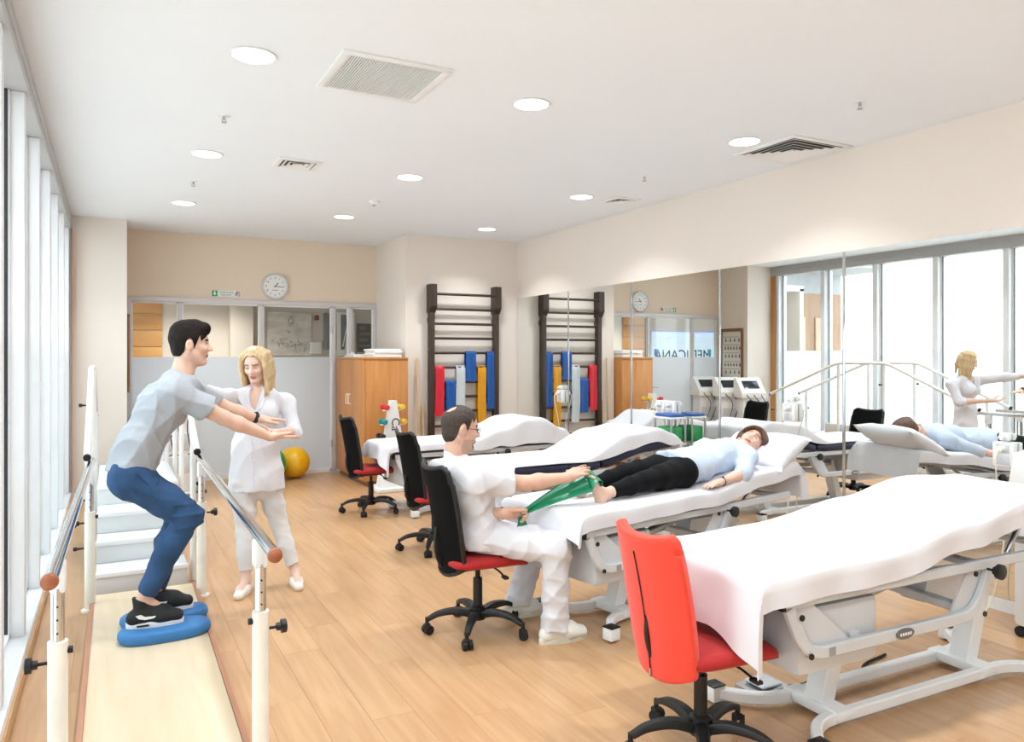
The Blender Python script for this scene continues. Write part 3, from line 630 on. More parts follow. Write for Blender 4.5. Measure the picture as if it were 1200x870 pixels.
# ================================================================ TREATMENT BEDS (local: x from foot to head, y across)
BL, BW = 2.05, .34
def head_z(prof, x):
    for (x0, z0), (x1, z1) in zip(prof, prof[1:]):
        if x <= x1: t = max(0, (x-x0)/(x1-x0)); t = t*t*(3-2*t); return z0+(z1-z0)*t
    return prof[-1][1]
def make_bed(label, loc, rz, H, mprof, m0=0.0):
    t = thing('treatment_bed', label, 'bed', loc, rz, 'height-adjustable treatment beds')
    for s in (-1, 1):
        P = fillet([(.26, s*.30, .045), (.42, s*.12, .045), (1.78, s*.12, .045), (1.95, s*.30, .045)], .12)
        MB().rect(P, .045, .05).build('base_tube', M_whitem, t)
        for x, d in ((.26, -1), (1.95, 1)):
            MB().box((x-.035, s*.30-.035, .012), (x+.035, s*.30+.035, .078), .004).build('foot_block', M_whitem, t)
            MB().box((x-.036, s*.30-.036, .078), (x+.036, s*.30+.036, .086), .002).build('foot_cap', M_black, t); MB().cyl((x, s*.30, 0), (x, s*.30, .013), .02, 12).build('foot_pad', M_black, t)
    for x in (.58, 1.60):
        MB().rect([(x, 0, .03), (x+.15, 0, H-.24)], .10, .085, up=(1, 0, 0)).build('lift_column', M_whitem, t)
        MB().box((x-.05, -.15, .03), (x+.05, .15, .075), .006).build('cross_tube', M_whitem, t)
    zt = H-.108       # top beam height
    for s in (-1, 1):
        MB().rect([(.04, s*.315, zt), (1.98, s*.315, zt)], .03, .045).build('top_beam', M_greym, t)
        MB().box((.025, s*.315-.018, zt-.026), (.042, s*.315+.018, zt+.026), .003).build('beam_end_cap', M_black, t)
        P = fillet([(.07, s*.315, zt-.02), (.16, s*.315, zt-.215), (1.20, s*.315, zt-.215), (1.31, s*.315, zt-.02)], .1)
        MB().rect(P, .03, .05, up=(0, 0, 1)).build('side_frame', M_greym, t)
        MB().prism([(.10, s*.305, zt-.02), (.18, s*.305, zt-.20), (.42, s*.305, zt-.20), (.20, s*.305, zt-.02)], (0, -s*.008, 0)).build('side_plate', M_greym, t)
        MB().prism([(1.34, s*.30, zt-.02), (1.24, s*.30, zt-.20), (1.05, s*.30, zt-.20), (1.18, s*.30, zt-.02)], (0, -s*.008, 0)).build('side_plate', M_greym, t)
        b = MB()
        for x, z in ((.17, -.215), (1.245, -.215), (.12, -.06), (1.18, -.03)): b.cyl((x, s*.332, zt+z), (x, s*.338, zt+z), .012, 12)
        b.build('bolt_cover', M_black, t)
        b = MB(); knob(b, (1.27, s*.33, zt-.02), (0, s, 0), .034); b.build('locking_knob', M_black, t)
    MB().cyl((.72, -.332, zt-.215), (.72, -.336, zt-.215), .03, 20).build('tmp', M_steel, t) if False else None
    b = MB(); b.M = Matrix.Translation((.71, -.331, zt-.215)) @ Matrix.Diagonal((1, 1, .4, 1)); b.lathe([(.001, 0), (.055, 0), (.055, .005), (.001, .006)], (0, 0, 0), 28, mtx=Matrix.Rotation(PI/2, 4, 'X')); o = b.build('maker_plate', mat('dark_steel_plate', '77797b', .35, .6), t)
    b = MB()
    for i in range(5): b.box((.675+i*.015, -.3385, zt-.221), (.684+i*.015, -.337, zt-.209))
    b.build('plate_lettering', M_sill, t)
    MB().box((.27, -.3325, zt-.232), (.305, -.331, zt-.200)).build('warning_sticker', mat('grey_sticker', '9a9c9a', .5), t)
    for x in (.2, .75, 1.25, 1.9): MB().rect([(x, -.3, zt-.004), (x, .3, zt-.004)], .05, .03).build('cross_bar', M_greym, t)
    for x in (.45, 1.15): MB().rect([(x, -.3, zt-.19), (x+.05, .3, zt-.19)], .05, .04).build('cross_bar', M_greym, t)
    MB().box((.16, -.28, zt-.32), (.62, .28, zt-.05), .03).build('motor_cover', M_greym, t)
    MB().box((.2, -.282, zt-.24), (.245, -.2795, zt-.225)).build('yellow_label', mat('yellow_label', 'c8b23c', .5), t)
    b = MB().cyl((.75, -.05, zt-.16), (1.1, -.05, zt-.1), .022, 12).cyl((1.08, -.05, zt-.103), (1.3, -.05, zt-.06), .012, 10); b.build('actuator', M_steel, t)
    b = MB().cyl((.6, .1, zt-.25), (1.25, .1, zt-.19), .012, 10); b.build('push_rod', M_steel, t)
    MB().prism([(1.22, -.06, zt-.24), (1.62, -.06, zt-.3), (1.78, -.06, zt-.2), (1.72, -.06, zt-.14), (1.25, -.06, zt-.12)], (0, .12, 0)).build('head_pivot', M_greym, t)
    # mattress following the raised head section
    def sec(x0, x1, nm):
        n = 14; rings = []
        for i in range(n+1):
            x = x0+(x1-x0)*i/n; z = H-.085+head_z(mprof, x); e = .012; w = BW
            k = .012 if i in (0, n) else 0; w -= k; a, b_ = z+k*.6, z+.075-k*.6
            rings.append([(x, -w+e, a), (x, -w, a+e), (x, -w, b_-e), (x, -w+e, b_), (x, w-e, b_), (x, w, b_-e), (x, w, a+e), (x, w-e, a)])
        MB().loft(rings).build(nm, M_navy, t, ang=50)
    sec(m0, 1.24, 'mattress'); sec(1.26, BL, 'head_cushion')
    for s in (-1, 1):
        MB().rect([(1.2, s*.25, zt+.02+head_z(mprof, 1.2)), (BL-.06, s*.25, zt+.02+head_z(mprof, BL-.06))], .03, .03).build('head_beam', M_greym, t)
        MB().cyl((1.55, s*.25, zt), (1.7, s*.25, zt+.02+head_z(mprof, 1.7)), .012, 10).build('head_strut', M_steel, t)
    return t
def nz2(x, y, s=0): return math.sin(x*7.1+y*3.3+s)*.5+math.sin(x*3.7-y*9.1+s*2.3)*.3+math.sin(x*15.3+y*12.7+s*1.7)*.2
def make_sheet(label, bed, H, prof, foot, sides, head, seed=0, flare=.02, xr=(0, BL), mprof=None):
    """sheet draped over the bed: foot/head/sides give the hang; local to the bed's place"""
    x0, x1 = xr; hw = BW+.006; L_ = (x1-x0)+foot(0)+head; nu, nv = 110, 60
    fmax = max(foot(-1), foot(0), foot(1))
    def fn(u, v):
        sN, sF = sides; xa = x0+(x1-x0)*u; ex = max(0, head_z(prof, xa)-head_z(mprof, xa)) if mprof else 0; sN += ex; sF += ex
        tot = 2*hw+sN+sF; t = -hw-sN+tot*v                       # across
        f = foot(max(-1, min(1, t/hw))); s = x0-f+(x1-x0+f+head)*u            # along
        x = min(max(s, x0), x1); y = min(max(t, -hw), hw)
        ds = max(0, x0-s) if s < x0 else 0; de = max(0, s-x1); dt = max(0, abs(t)-hw); sg = 1 if t > 0 else -1
        z = H+head_z(prof, x)+.004*nz2(x*1.2, y*1.5, seed)
        rim = min(abs(hw-abs(y)), .05)/.05
        z -= .010*(1-rim)**2 if dt == 0 else .010
        if ds == 0 and x-x0 < .05: z -= .010*(1-(x-x0)/.05)**2
        if ds: z -= .010
        drop = max(ds, dt, de); mn = min(max(ds, de), dt)
        ox = (-1 if ds else 1 if de else 0)*(.008+flare*min(1, drop/.2)+.5*mn+.012*math.sin(y*22+seed)*min(1, drop/.12))
        oy = sg*(.006+.3*mn+.35*flare*min(1, drop/.2)+.008*math.sin(x*17+seed)*min(1, drop/.1)) if dt else 0
        k = min(1, drop/.03); z -= drop*(.55+.45*k)
        return (x+(ox*k if (ds or de) else 0), y+oy*(k if dt else 0), z+.004)
    o = MB().shell(fn, nu, nv, .003).build('bed_sheet', M_sheet, None, ang=70)
    o.location = bed.location; o.rotation_euler = bed.rotation_euler
    return tag(o, label, 'bed sheet', 'white bed sheets')
# bed 1 (nearest)
P1 = [(0, 0), (.55, .012), (1.15, .09), (1.62, .165), (BL, .14)]
b1 = make_bed('nearest treatment bed with light grey lifting frame and maker plate', (2.185, 2.375, 0), -.012, .765, P1, -.075)
s1 = make_sheet('white sheet on the nearest bed, hanging down beside the red chair', b1, .772, P1, lambda q: .24+.10*max(0, -q-.2)-.04*max(0, q), (.105, .10), .12, 1, xr=(-.08, BL))
# bed 2 (patient)
P2 = [(0, 0), (1.15, .005), (1.6, .07), (BL, .11)]
RZ2 = math.radians(10.5); b2 = make_bed('treatment bed the patient in black leggings lies on', (2.15, 3.75, 0), RZ2, .735, P2)
s2 = make_sheet('white sheet under the lying patient with hanging corner at the head', b2, .742, P2, lambda q: .15+.02*math.sin(q*3), (.085, .09), .25, 2, .02)
# bed 3
P3 = [(0, 0), (1.2, .0), (1.75, .12), (BL, .15)]; P3s = [(0, 0), (1.05, .005), (1.55, .19), (1.85, .225), (BL+.02, .16)]
b3 = make_bed('treatment bed with navy mattress showing, beyond the lying patient', (2.36, 5.60, 0), .02, .725, P3)
s3 = make_sheet('white sheet bunched high at the head of the bed beyond the patient', b3, .732, P3s, lambda q: .16, (.012, .06), .14, 3, mprof=P3)
# bed 4
P4 = [(0, 0), (BL, .0)]; P4s = [(0, 0), (.85, .0), (1.25, .10), (1.55, .19), (1.72, .195), (2.0, .07), (BL+.05, .03)]
b4 = make_bed('farthest treatment bed in front of the dumbbell rack', (2.36, 7.36, 0), .06, .72, P4)
s4 = make_sheet('white sheet domed over a cushion on the farthest bed', b4, .727, P4s, lambda q: .16+.12*max(0, -q), (.06, .06), .06, 4, mprof=P4)
# pillow under the patient
def cushion(w, l, h, ex=.5):
    b = MB(); n = 28; rows = []
    def top(u, v, s):
        a, c = u*2-1, v*2-1; k = max(0, (1-abs(a)**3.2)*(1-abs(c)**3.2))**ex
        pin = 1-.07*(1-abs(a)**2)*(abs(c)**6)-0; pin2 = 1-.07*(1-abs(c)**2)*(abs(a)**6)
        return (a*l/2*pin2, c*w/2*pin, s*h/2*k+.004*nz2(a*2, c*2, 5))
    A = [[b._v(top(i/n, j/n, 1)) for j in range(n+1)] for i in range(n+1)]; Bq = [[A[i][j] if i in (0, n) or j in (0, n) else b._v(top(i/n, j/n, -1)) for j in range(n+1)] for i in range(n+1)]
    for i in range(n):
        for j in range(n):
            b.bm.faces.new((A[i][j], A[i+1][j], A[i+1][j+1], A[i][j+1]))
            b.bm.faces.new((Bq[i][j], Bq[i][j+1], Bq[i+1][j+1], Bq[i+1][j]))
    return b
o = cushion(.62, .44, .15).build('pillow', M_sheet, None, ang=70); o.location = tuple(Vector((2.15, 3.75, .905))+Vector((math.cos(RZ2), math.sin(RZ2), 0))*1.985+Vector((-math.sin(RZ2), math.cos(RZ2), 0))*-.07); o.rotation_euler = Matrix.Rotation(RZ2, 4, 'Z').to_3x3().__matmul__(Matrix.Rotation(math.radians(-27), 3, 'Y')).to_euler()
tag(o, 'white pillow propped under the patient\'s head', 'pillow')
# ================================================================ CABINET AND REAR CORNER
cb = thing('wooden_cabinet', 'beech wood cabinet with doors facing the windows', 'cabinet', (2.98, 9.68, 0))
CXa, CXb, CYa, CYb = 2.715, 3.275, 9.03, 10.33
MB().box((CXa+.02, CYa, .06), (CXb, CYb, 1.55), .003).build('body', M_cab, cb, True)
MB().box((CXa, CYa-.01, 1.55), (CXb, CYb+.01, 1.573), .004).build('top_panel', M_cab, cb, True)
MB().box((CXa+.05, CYa+.02, 0), (CXb-.02, CYb-.02, .06)).build('plinth', M_brown, cb, True)
for i in range(2):
    ya, yb = CYa+.004+i*.648, CYa+.004+(i+1)*.648-.004
    d = MB().box((CXa, ya, .065), (CXa+.019, yb, 1.545), .003).build('door', M_cab, cb, True)
    yh = yb-.05 if i == 0 else ya+.05
    MB().rect(fillet([(CXa, yh, .98), (CXa-.03, yh, .98), (CXa-.03, yh, 1.1), (CXa, yh, 1.1)], .012), .012, .012, up=(0, 1, 0)).build('handle', M_white, d, True)
def stack(name, label, cat, lo, hi, n):
    t = thing(name, label, cat, ((lo[0]+hi[0])/2, (lo[1]+hi[1])/2, lo[2])); dz = (hi[2]-lo[2])/n
    for i in range(n):
        j = random.uniform(-.012, .012); MB().box((lo[0]+j, lo[1]-j, lo[2]+i*dz), (hi[0]+j, hi[1]-j, lo[2]+(i+1)*dz-.001), dz*.3).build('folded_sheet', M_paper, t, True)
stack('folded_linen', 'pile of white folded linen on top of the cabinet', 'linen', (2.86, 9.08, 1.573), (3.22, 9.5, 1.68), 4)
stack('paper_stack', 'low stack of white papers beside the folded linen', 'papers', (2.76, 9.62, 1.573), (3.08, 9.95, 1.615), 3)
tag(MB().shell(lambda u, v: (2.78+.16*u, 10.0+.2*v, 1.577+.06*math.sin(u*3)*math.sin(v*3)+.01*math.sin(u*12)), 12, 12, .004).build('crumpled_bag', M_paper, None, ang=60), 'crumpled white bag at the back of the cabinet top', 'bag')
# balls
for x, y, r, c, lb in ((2.11, 10.14, .205, 'efb80e', 'yellow exercise ball on the floor by the frosted partition'), (1.72, 9.86, .235, '1f9a4e', 'green exercise ball half hidden behind the standing woman')):
    t = thing('exercise_ball', lb, 'ball', (x, y, 0), 0, 'exercise balls'); m = mat('ball_'+c, c, .32, var=.03, coat=.2)
    MB().ball((x, y, r), r, 24).build('ball', m, t, True)
    b = MB()
    for k in (-.5, -.3, -.1, .1, .3, .5):
        rr = math.sqrt(1-k*k)*r; b.tube([(x+rr*math.cos(2*PI*i/48), y+rr*math.sin(2*PI*i/48), r+k*r) for i in range(49)], .0025, 5)
    b.build('moulded_rib', m, t, True)
# dumbbell rack
dr = thing('dumbbell_rack', 'white tapered dumbbell rack with coloured dumbbells on both sides', 'rack', (2.97, 8.72, 0))
RX, RY = 2.97, 8.72
MB().prism([(RX-.19, RY-.05, .05), (RX+.19, RY-.05, .05), (RX+.035, RY-.05, 1.06), (RX-.035, RY-.05, 1.06)], (0, .1, 0)).build('tapered_panel', M_white, dr, True)
MB().box((RX-.24, RY-.2, 0), (RX+.24, RY+.2, .05), .01).build('base', M_white, dr, True)
MB().prism([(RX-.21, RY-.16, .05), (RX+.22, RY-.16, .05), (RX+.2, RY-.06, .55), (RX-.17, RY-.06, .5)], (0, .02, 0)).build('front_board', M_white, dr, True)
text('lettering', 'Ca', .14, blk, frame_mtx((RX+.015, RY-.0515, .78), (0, 0, -1), (1, 0, 0)), dr, .001)
text('lettering', 'SET', .10, blk, frame_mtx((RX+.08, RY-.12, .46), (.85, .1, .5), (-.5, .2, .85)), dr, .001)
for s in (-1, 1):
    for z, w in ((.97, .06), (.80, .085), (.63, .11), (.46, .135)): MB().box((RX+s*w-.01, RY-.035, z-.03), (RX+s*(w+.06), RY+.035, z-.022), .002).build('shelf_peg', M_white, dr, True)
DB = [(-1, .97, 'd5313f', 'red'), (1, .97, 'e9c23e', 'yellow'), (-1, .80, '158d92', 'teal'), (1, .80, 'e5b93a', 'pale yellow'), (-1, .63, '20262e', 'black'), (1, .63, '5c2463', 'purple'), (-1, .46, 'e5762a', 'orange'), (1, .46, 'd86a2a', 'dark orange')]
for s, z, c, nm in DB:
    w = {.97: .06, .80: .085, .63: .11, .46: .135}[z]; x = RX+s*(w+.035); m = mat('vinyl_'+c, c, .35)
    t = thing('dumbbell', '%s vinyl dumbbell on the %s side of the white rack' % (nm, 'left' if s < 0 else 'right'), 'dumbbell', (x, RY, z-.022), 0, 'dumbbells on the rack')
    MB().cyl((x, RY-.05, z+.012), (x, RY+.05, z+.012), .013, 12).build('grip', m, t, True)
    for q in (-1, 1): MB().lathe([(.001, -.03), (.026, -.03), (.034, -.018), (.034, .018), (.026, .03), (.001, .03)], (x, RY+q*.07, z+.012), 8, mtx=Matrix.Rotation(PI/2, 4, 'X')).build('weight_head', m, t, True)
# ================================================================ THERAPY MACHINES, PEDAL, TROLLEY
def machine(x, y, rz, label):
    t = thing('therapy_machine', label, 'machine', (x, y, 0), rz, 'white electrotherapy machines on trolleys')
    MB().box((-.2, -.2, .06), (.2, .2, .09), .015).build('base', M_greym, t)
    for sx in (-.16, .16):
        for sy in (-.16, .16): MB().cyl((sx-.012, sy, .03), (sx+.012, sy, .03), .03, 12).cyl((sx, sy, .03), (sx, sy, .07), .008, 8).build('caster', M_dark, t)
    MB().box((-.17, -.16, .09), (.17, .16, .92), .02).build('cabinet_body', M_whitem, t)
    for z in (.3, .55): MB().box((-.15, -.17, z), (.15, -.158, z+.18), .006).build('drawer', M_greym, t)
    MB().prism([(-.2, -.2, .92), (-.2, .16, .92), (-.2, .16, 1.22), (-.2, .08, 1.24), (-.2, -.2, 1.0)], (.4, 0, 0)).build('console', M_white, t)
    b = MB(); b.M = Matrix.Translation((0, -.055, 1.125)) @ Matrix.Rotation(math.radians(40.5), 4, 'X'); b.box((-.13, -.09, 0), (.13, .09, .008), .003); b.build('screen', mat('dark_screen', '2b3138', .15), t)
    b = MB()
    for i in range(3): b.tube(spline([(-.12+i*.12, -.2, .97), (-.16+i*.1, -.3, .8), (-.1+i*.1, -.26, .55), (-.12+i*.12, -.17, .5)], 6), .006, 6)
    b.build('lead_cable', M_dark, t)
    MB().tube(fillet([(-.21, -.15, .9), (-.27, -.15, .98), (-.27, .1, 1.0), (-.21, .1, .9)], .04), .01, 8).build('handle', M_greym, t)
    return t
m1 = machine(.73, 10.12, .3, 'white therapy machine with cables nearest the glazed partition')
dup(m1, (.64, 9.68, 0), .35, 'middle white therapy machine of the three beside the column'); m1.rotation_euler.z = .3
dup(m1, (.58, 9.25, 0), .4, 'white therapy machine nearest the training stairs')
pd = thing('foot_pedal', 'grey foot pedal control under the nearest bed', 'pedal', (2.72, 2.66, 0))
MB().prism([(2.62, 2.56, 0), (2.80, 2.56, 0), (2.80, 2.56, .05), (2.62, 2.56, .03)], (0, .16, 0)).build('body', M_steel, pd, True)
MB().box((2.66, 2.58, .045), (2.78, 2.70, .056), .004).build('tread', M_greym, pd, True)
MB().tube(spline([(2.8, 2.62, .02), (2.95, 2.6, .009), (3.1, 2.66, .009), (3.25, 2.52, .009), (3.4, 2.62, .009), (3.62, 2.66, .009)], 8), .007, 8).build('cable', M_dark, pd, True)
dv = thing('treatment_device', 'white rounded treatment device with a dark oval window by the mirror', 'device', (4.66, 2.62, 0))
MB().box((4.52, 2.48, .06), (4.80, 2.76, .8), .03).build('trolley', M_whitem, dv, True)
for sx in (4.55, 4.77):
    for sy in (2.51, 2.73): MB().cyl((sx-.012, sy, .03), (sx+.012, sy, .03), .03, 12).cyl((sx, sy, .03), (sx, sy, .07), .01, 8).build('caster', M_dark, dv, True)
MB().prism([(4.5, 2.46, .8), (4.5, 2.78, .8), (4.5, 2.74, 1.04), (4.5, 2.62, 1.09), (4.5, 2.48, 1.0)], (.3, 0, 0)).build('housing', M_white, dv, True)
b = MB(); b.M = Matrix.Translation((4.498, 2.6, .95)) @ Matrix.Diagonal((1, .055, .05, 1)); b.lathe([(.001, 0), (1, 0), (1, .01), (.001, .012)], n=24, mtx=Matrix.Rotation(-PI/2, 4, 'Y')); b.build('oval_window', mat('violet_grey_glass', '5d5668', .2), dv, True)
dv.location.y -= .24
tr = thing('small_trolley', 'small white trolley with a green bin, between the mirror and bed', 'trolley', (4.775, 5.825, 0))
for z in (.2, .74, .985): MB().box((4.68, 5.69, z), (4.87, 5.96, z+.02), .006).build('shelf', M_whitem, tr, True)
for sx in (4.692, 4.858):
    for sy in (5.702, 5.948): MB().cyl((sx, sy, 0), (sx, sy, .99), .012, 10).build('leg', M_steel, tr, True)
tag(MB().box((4.70, 5.72, .761), (4.85, 5.93, .91), .015).build('green_bin', mat('green_plastic', '2c9a58', .4)), 'green plastic bin on the middle trolley shelf by the mirror', 'bin')
tag(MB().box((4.69, 5.70, 1.006), (4.86, 5.95, 1.035), .012).build('blue_pad', mat('blue_vinyl', '3e63a8', .5)), 'flat blue pad on the small trolley by the mirror', 'pad')
# balance cushions
M_pad = mat('blue_foam', '3577b3', .6, var=.05, scale=40, bump=.15, bscale=200)
def balance(cx, cy, rz, label):
    def R(w, z): return [(.235*w*math.copysign(abs(math.cos(a))**.75, math.cos(a)), .115*w*math.copysign(abs(math.sin(a))**.75, math.sin(a)), z) for a in [2*PI*i/48 for i in range(48)]]
    o = MB().loft([R(.90, 0), R(.96, .008), R(1, .03), R(.985, .052), R(.93, .063), R(.6, .066), R(.05, .066)]).build('balance_cushion', M_pad, None, ang=60)
    o.location = (cx, cy, .05); o.rotation_euler.z = rz; tag(o, label, 'balance cushion', 'blue balance cushions')
balance(.262, 4.585, .05, 'blue oval balance cushion under the man\'s nearer foot'); balance(.275, 4.84, .10, 'blue oval balance cushion under the man\'s farther foot')
# ================================================================ PEOPLE: smooth-blended volumes turned into one surface each
class Vol:
    def __init__(s, lo, hi, vs):
        s.lo = np.array(lo, np.float32)-4*vs; s.vs = vs; s.n = np.ceil((np.array(hi)+4*vs-s.lo)/vs).astype(int)+1
        s.F = np.full(tuple(s.n), .5, np.float32)
    def block(s, lo, hi):
        a = np.clip(np.floor((np.array(lo)-s.lo)/s.vs).astype(int), 0, s.n); b = np.clip(np.ceil((np.array(hi)-s.lo)/s.vs).astype(int)+1, 0, s.n)
        sl = tuple(slice(i, j) for i, j in zip(a, b))
        ax = [(s.lo[i]+s.vs*np.arange(a[i], b[i])).astype(np.float32) for i in range(3)]
        return sl, ax[0][:, None, None], ax[1][None, :, None], ax[2][None, None, :]
    def put(s, sl, d, k):
        F = s.F[sl]
        if d.size == 0: return
        if k > 0: h = np.maximum(k-np.abs(F-d), 0)/k; s.F[sl] = np.minimum(F, d)-h*h*k*.25
        else: s.F[sl] = np.minimum(F, d)
    def cone(s, a, b, ra, rb, k=.02, flat=None, cut=None):
        a = np.array(a, float); b = np.array(b, float); m = max(ra, rb)*(flat[1] if flat and flat[1] > 1 else 1)+k+3*s.vs
        sl, X, Y, Z = s.block(np.minimum(a, b)-m, np.maximum(a, b)+m); d = b-a; L = max(d@d, 1e-9)
        px, py, pz = X-a[0], Y-a[1], Z-a[2]
        t = np.clip((px*d[0]+py*d[1]+pz*d[2])/L, 0, 1); qx, qy, qz = px-t*d[0], py-t*d[1], pz-t*d[2]
        q2 = qx*qx+qy*qy+qz*qz
        if flat is not None:
            n = np.array(flat[0], float); n /= np.linalg.norm(n); qn = qx*n[0]+qy*n[1]+qz*n[2]; q2 = q2+qn*qn*(1/flat[1]**2-1)
        D = (np.sqrt(q2)-(ra+(rb-ra)*t)).astype(np.float32)
        if cut is not None:
            for (c, nn) in cut:
                nn = np.array(nn, float); nn /= np.linalg.norm(nn); D = np.maximum(D, (X-c[0])*nn[0]+(Y-c[1])*nn[1]+(Z-c[2])*nn[2])
        s.put(sl, D, k)
    def chain(s, pts, k=.02, flat=None, grow=0):
        for (a, ra), (b, rb) in zip(pts, pts[1:]): s.cone(a, b, ra+grow, rb+grow, k, flat)
    def ell(s, c, r, R=None, k=.02, sub=False):
        c = np.array(c, float); r = np.array(r, float); m = r.max()+k+3*s.vs
        sl, X, Y, Z = s.block(c-m, c+m); X, Y, Z = X-c[0], Y-c[1], Z-c[2]
        if R is not None: X, Y, Z = (X*R[0][0]+Y*R[0][1]+Z*R[0][2], X*R[1][0]+Y*R[1][1]+Z*R[1][2], X*R[2][0]+Y*R[2][1]+Z*R[2][2])
        k1 = np.sqrt((X/r[0])**2+(Y/r[1])**2+(Z/r[2])**2); k2 = np.sqrt((X/r[0]**2)**2+(Y/r[1]**2)**2+(Z/r[2]**2)**2)+1e-6
        D = (k1*(k1-1)/k2).astype(np.float32)
        if sub:
            F = s.F[sl]; h = np.maximum(k-np.abs(F+D), 0)/max(k, 1e-6); s.F[sl] = np.maximum(F, -D)+h*h*k*.25
        else: s.put(sl, D, k)
    def cut(s, c, n, lo=None, hi=None):
        sl, X, Y, Z = s.block(s.lo if lo is None else lo, s.lo+s.vs*s.n if hi is None else hi); n = np.array(n, float); n /= np.linalg.norm(n)
        s.F[sl] = np.maximum(s.F[sl], ((X-c[0])*n[0]+(Y-c[1])*n[1]+(Z-c[2])*n[2]).astype(np.float32))
    def wrinkle(s, amp, freq, dirs, seed=0, lo=None, hi=None):
        sl, X, Y, Z = s.block(s.lo if lo is None else lo, s.lo+s.vs*s.n if hi is None else hi); w = 0
        for i, d in enumerate(dirs):
            d = np.array(d, float); d /= np.linalg.norm(d); f = freq*(1+.37*i)
            ph = 1.6*np.sin(X*13+seed+i)+1.6*np.sin(Y*17+i*2.1)+1.3*np.sin(Z*11+i*1.3+seed)
            w = w+.45-1.3*(1-np.abs(np.sin(((X*d[0]+Y*d[1]+Z*d[2])*f+ph)*.5)))**1.5
        s.F[sl] += (amp*w/len(dirs)).astype(np.float32)
    def mesh(s, name):
        F = s.F; I = F < 0; c = [F[i:F.shape[0]-1+i, j:F.shape[1]-1+j, k:F.shape[2]-1+k] for i in (0, 1) for j in (0, 1) for k in (0, 1)]
        cnt = sum(x < 0 for x in c); act = np.argwhere((cnt > 0) & (cnt < 8)); ii = tuple(act.T)
        val = [x[ii] for x in c]; off = np.array([(i, j, k) for i in (0, 1) for j in (0, 1) for k in (0, 1)], np.float32)
        acc = np.zeros((len(act), 3), np.float32); num = np.zeros(len(act), np.float32)
        for a in range(8):
            for b in (a ^ 1, a ^ 2, a ^ 4):
                if b > a:
                    m = (val[a] < 0) != (val[b] < 0); t = np.where(m, val[a]/(val[a]-val[b]+1e-12), 0)
                    acc += m[:, None]*(off[a]+(off[b]-off[a])*t[:, None]); num += m
        P = s.lo+s.vs*(act+acc/num[:, None]); idx = np.full(cnt.shape, -1, np.int32); idx[ii] = np.arange(len(act)); Q = []
        for ax in range(3):
            sl0 = [slice(None)]*3; sl1 = [slice(None)]*3; sl0[ax] = slice(0, -1); sl1[ax] = slice(1, None)
            d = I[tuple(sl0)] != I[tuple(sl1)]; e = np.argwhere(d); b_, c_ = [(1, 2), (2, 0), (0, 1)][ax]
            e = e[(e[:, b_] > 0) & (e[:, c_] > 0) & (e[:, b_] < idx.shape[b_]) & (e[:, c_] < idx.shape[c_])]
            v = []
            for ob, oc in ((1, 1), (0, 1), (0, 0), (1, 0)):
                g = e.copy(); g[:, b_] -= ob; g[:, c_] -= oc; v.append(idx[tuple(g.T)])
            q = np.stack(v, 1); fl = I[tuple(e.T)]; q[~fl] = q[~fl][:, ::-1]; Q.append(q[(q >= 0).all(1)])
        Q = np.concatenate(Q)
        # light smoothing keeps the surface clean of voxel steps
        for _ in range(2):
            A = np.zeros_like(P); n = np.zeros(len(P), np.float32)
            for a, b in ((0, 1), (1, 2), (2, 3), (3, 0)):
                np.add.at(A, Q[:, a], P[Q[:, b]]); np.add.at(n, Q[:, a], 1); np.add.at(A, Q[:, b], P[Q[:, a]]); np.add.at(n, Q[:, b], 1)
            P = P*.5+.5*A/np.maximum(n, 1)[:, None]
        return P, Q
def vmesh(name, P, Q, m, parent, slots=None):
    me = bpy.data.meshes.new(name); P = P-np.array(wloc(parent)); me.vertices.add(len(P)); me.vertices.foreach_set('co', P.astype(np.float32).ravel())
    me.loops.add(len(Q)*4); me.loops.foreach_set('vertex_index', Q.astype(np.int32).ravel()); me.polygons.add(len(Q))
    me.polygons.foreach_set('loop_start', np.arange(0, len(Q)*4, 4, dtype=np.int32)); me.update(calc_edges=True)
    ms = m if isinstance(m, (list, tuple)) else [m]
    for x in ms: me.materials.append(x)
    if slots is not None: me.polygons.foreach_set('material_index', slots.astype(np.int32))
    me.polygons.foreach_set('use_smooth', np.ones(len(Q), bool)); me.update()
    o = bpy.data.objects.new(name, me); COL.objects.link(o); o.parent = parent; return o
def nrm(v): v = np.array(v, float); return v/np.linalg.norm(v)
def A3(*v): return np.array(v[0] if len(v) == 1 else v, float)
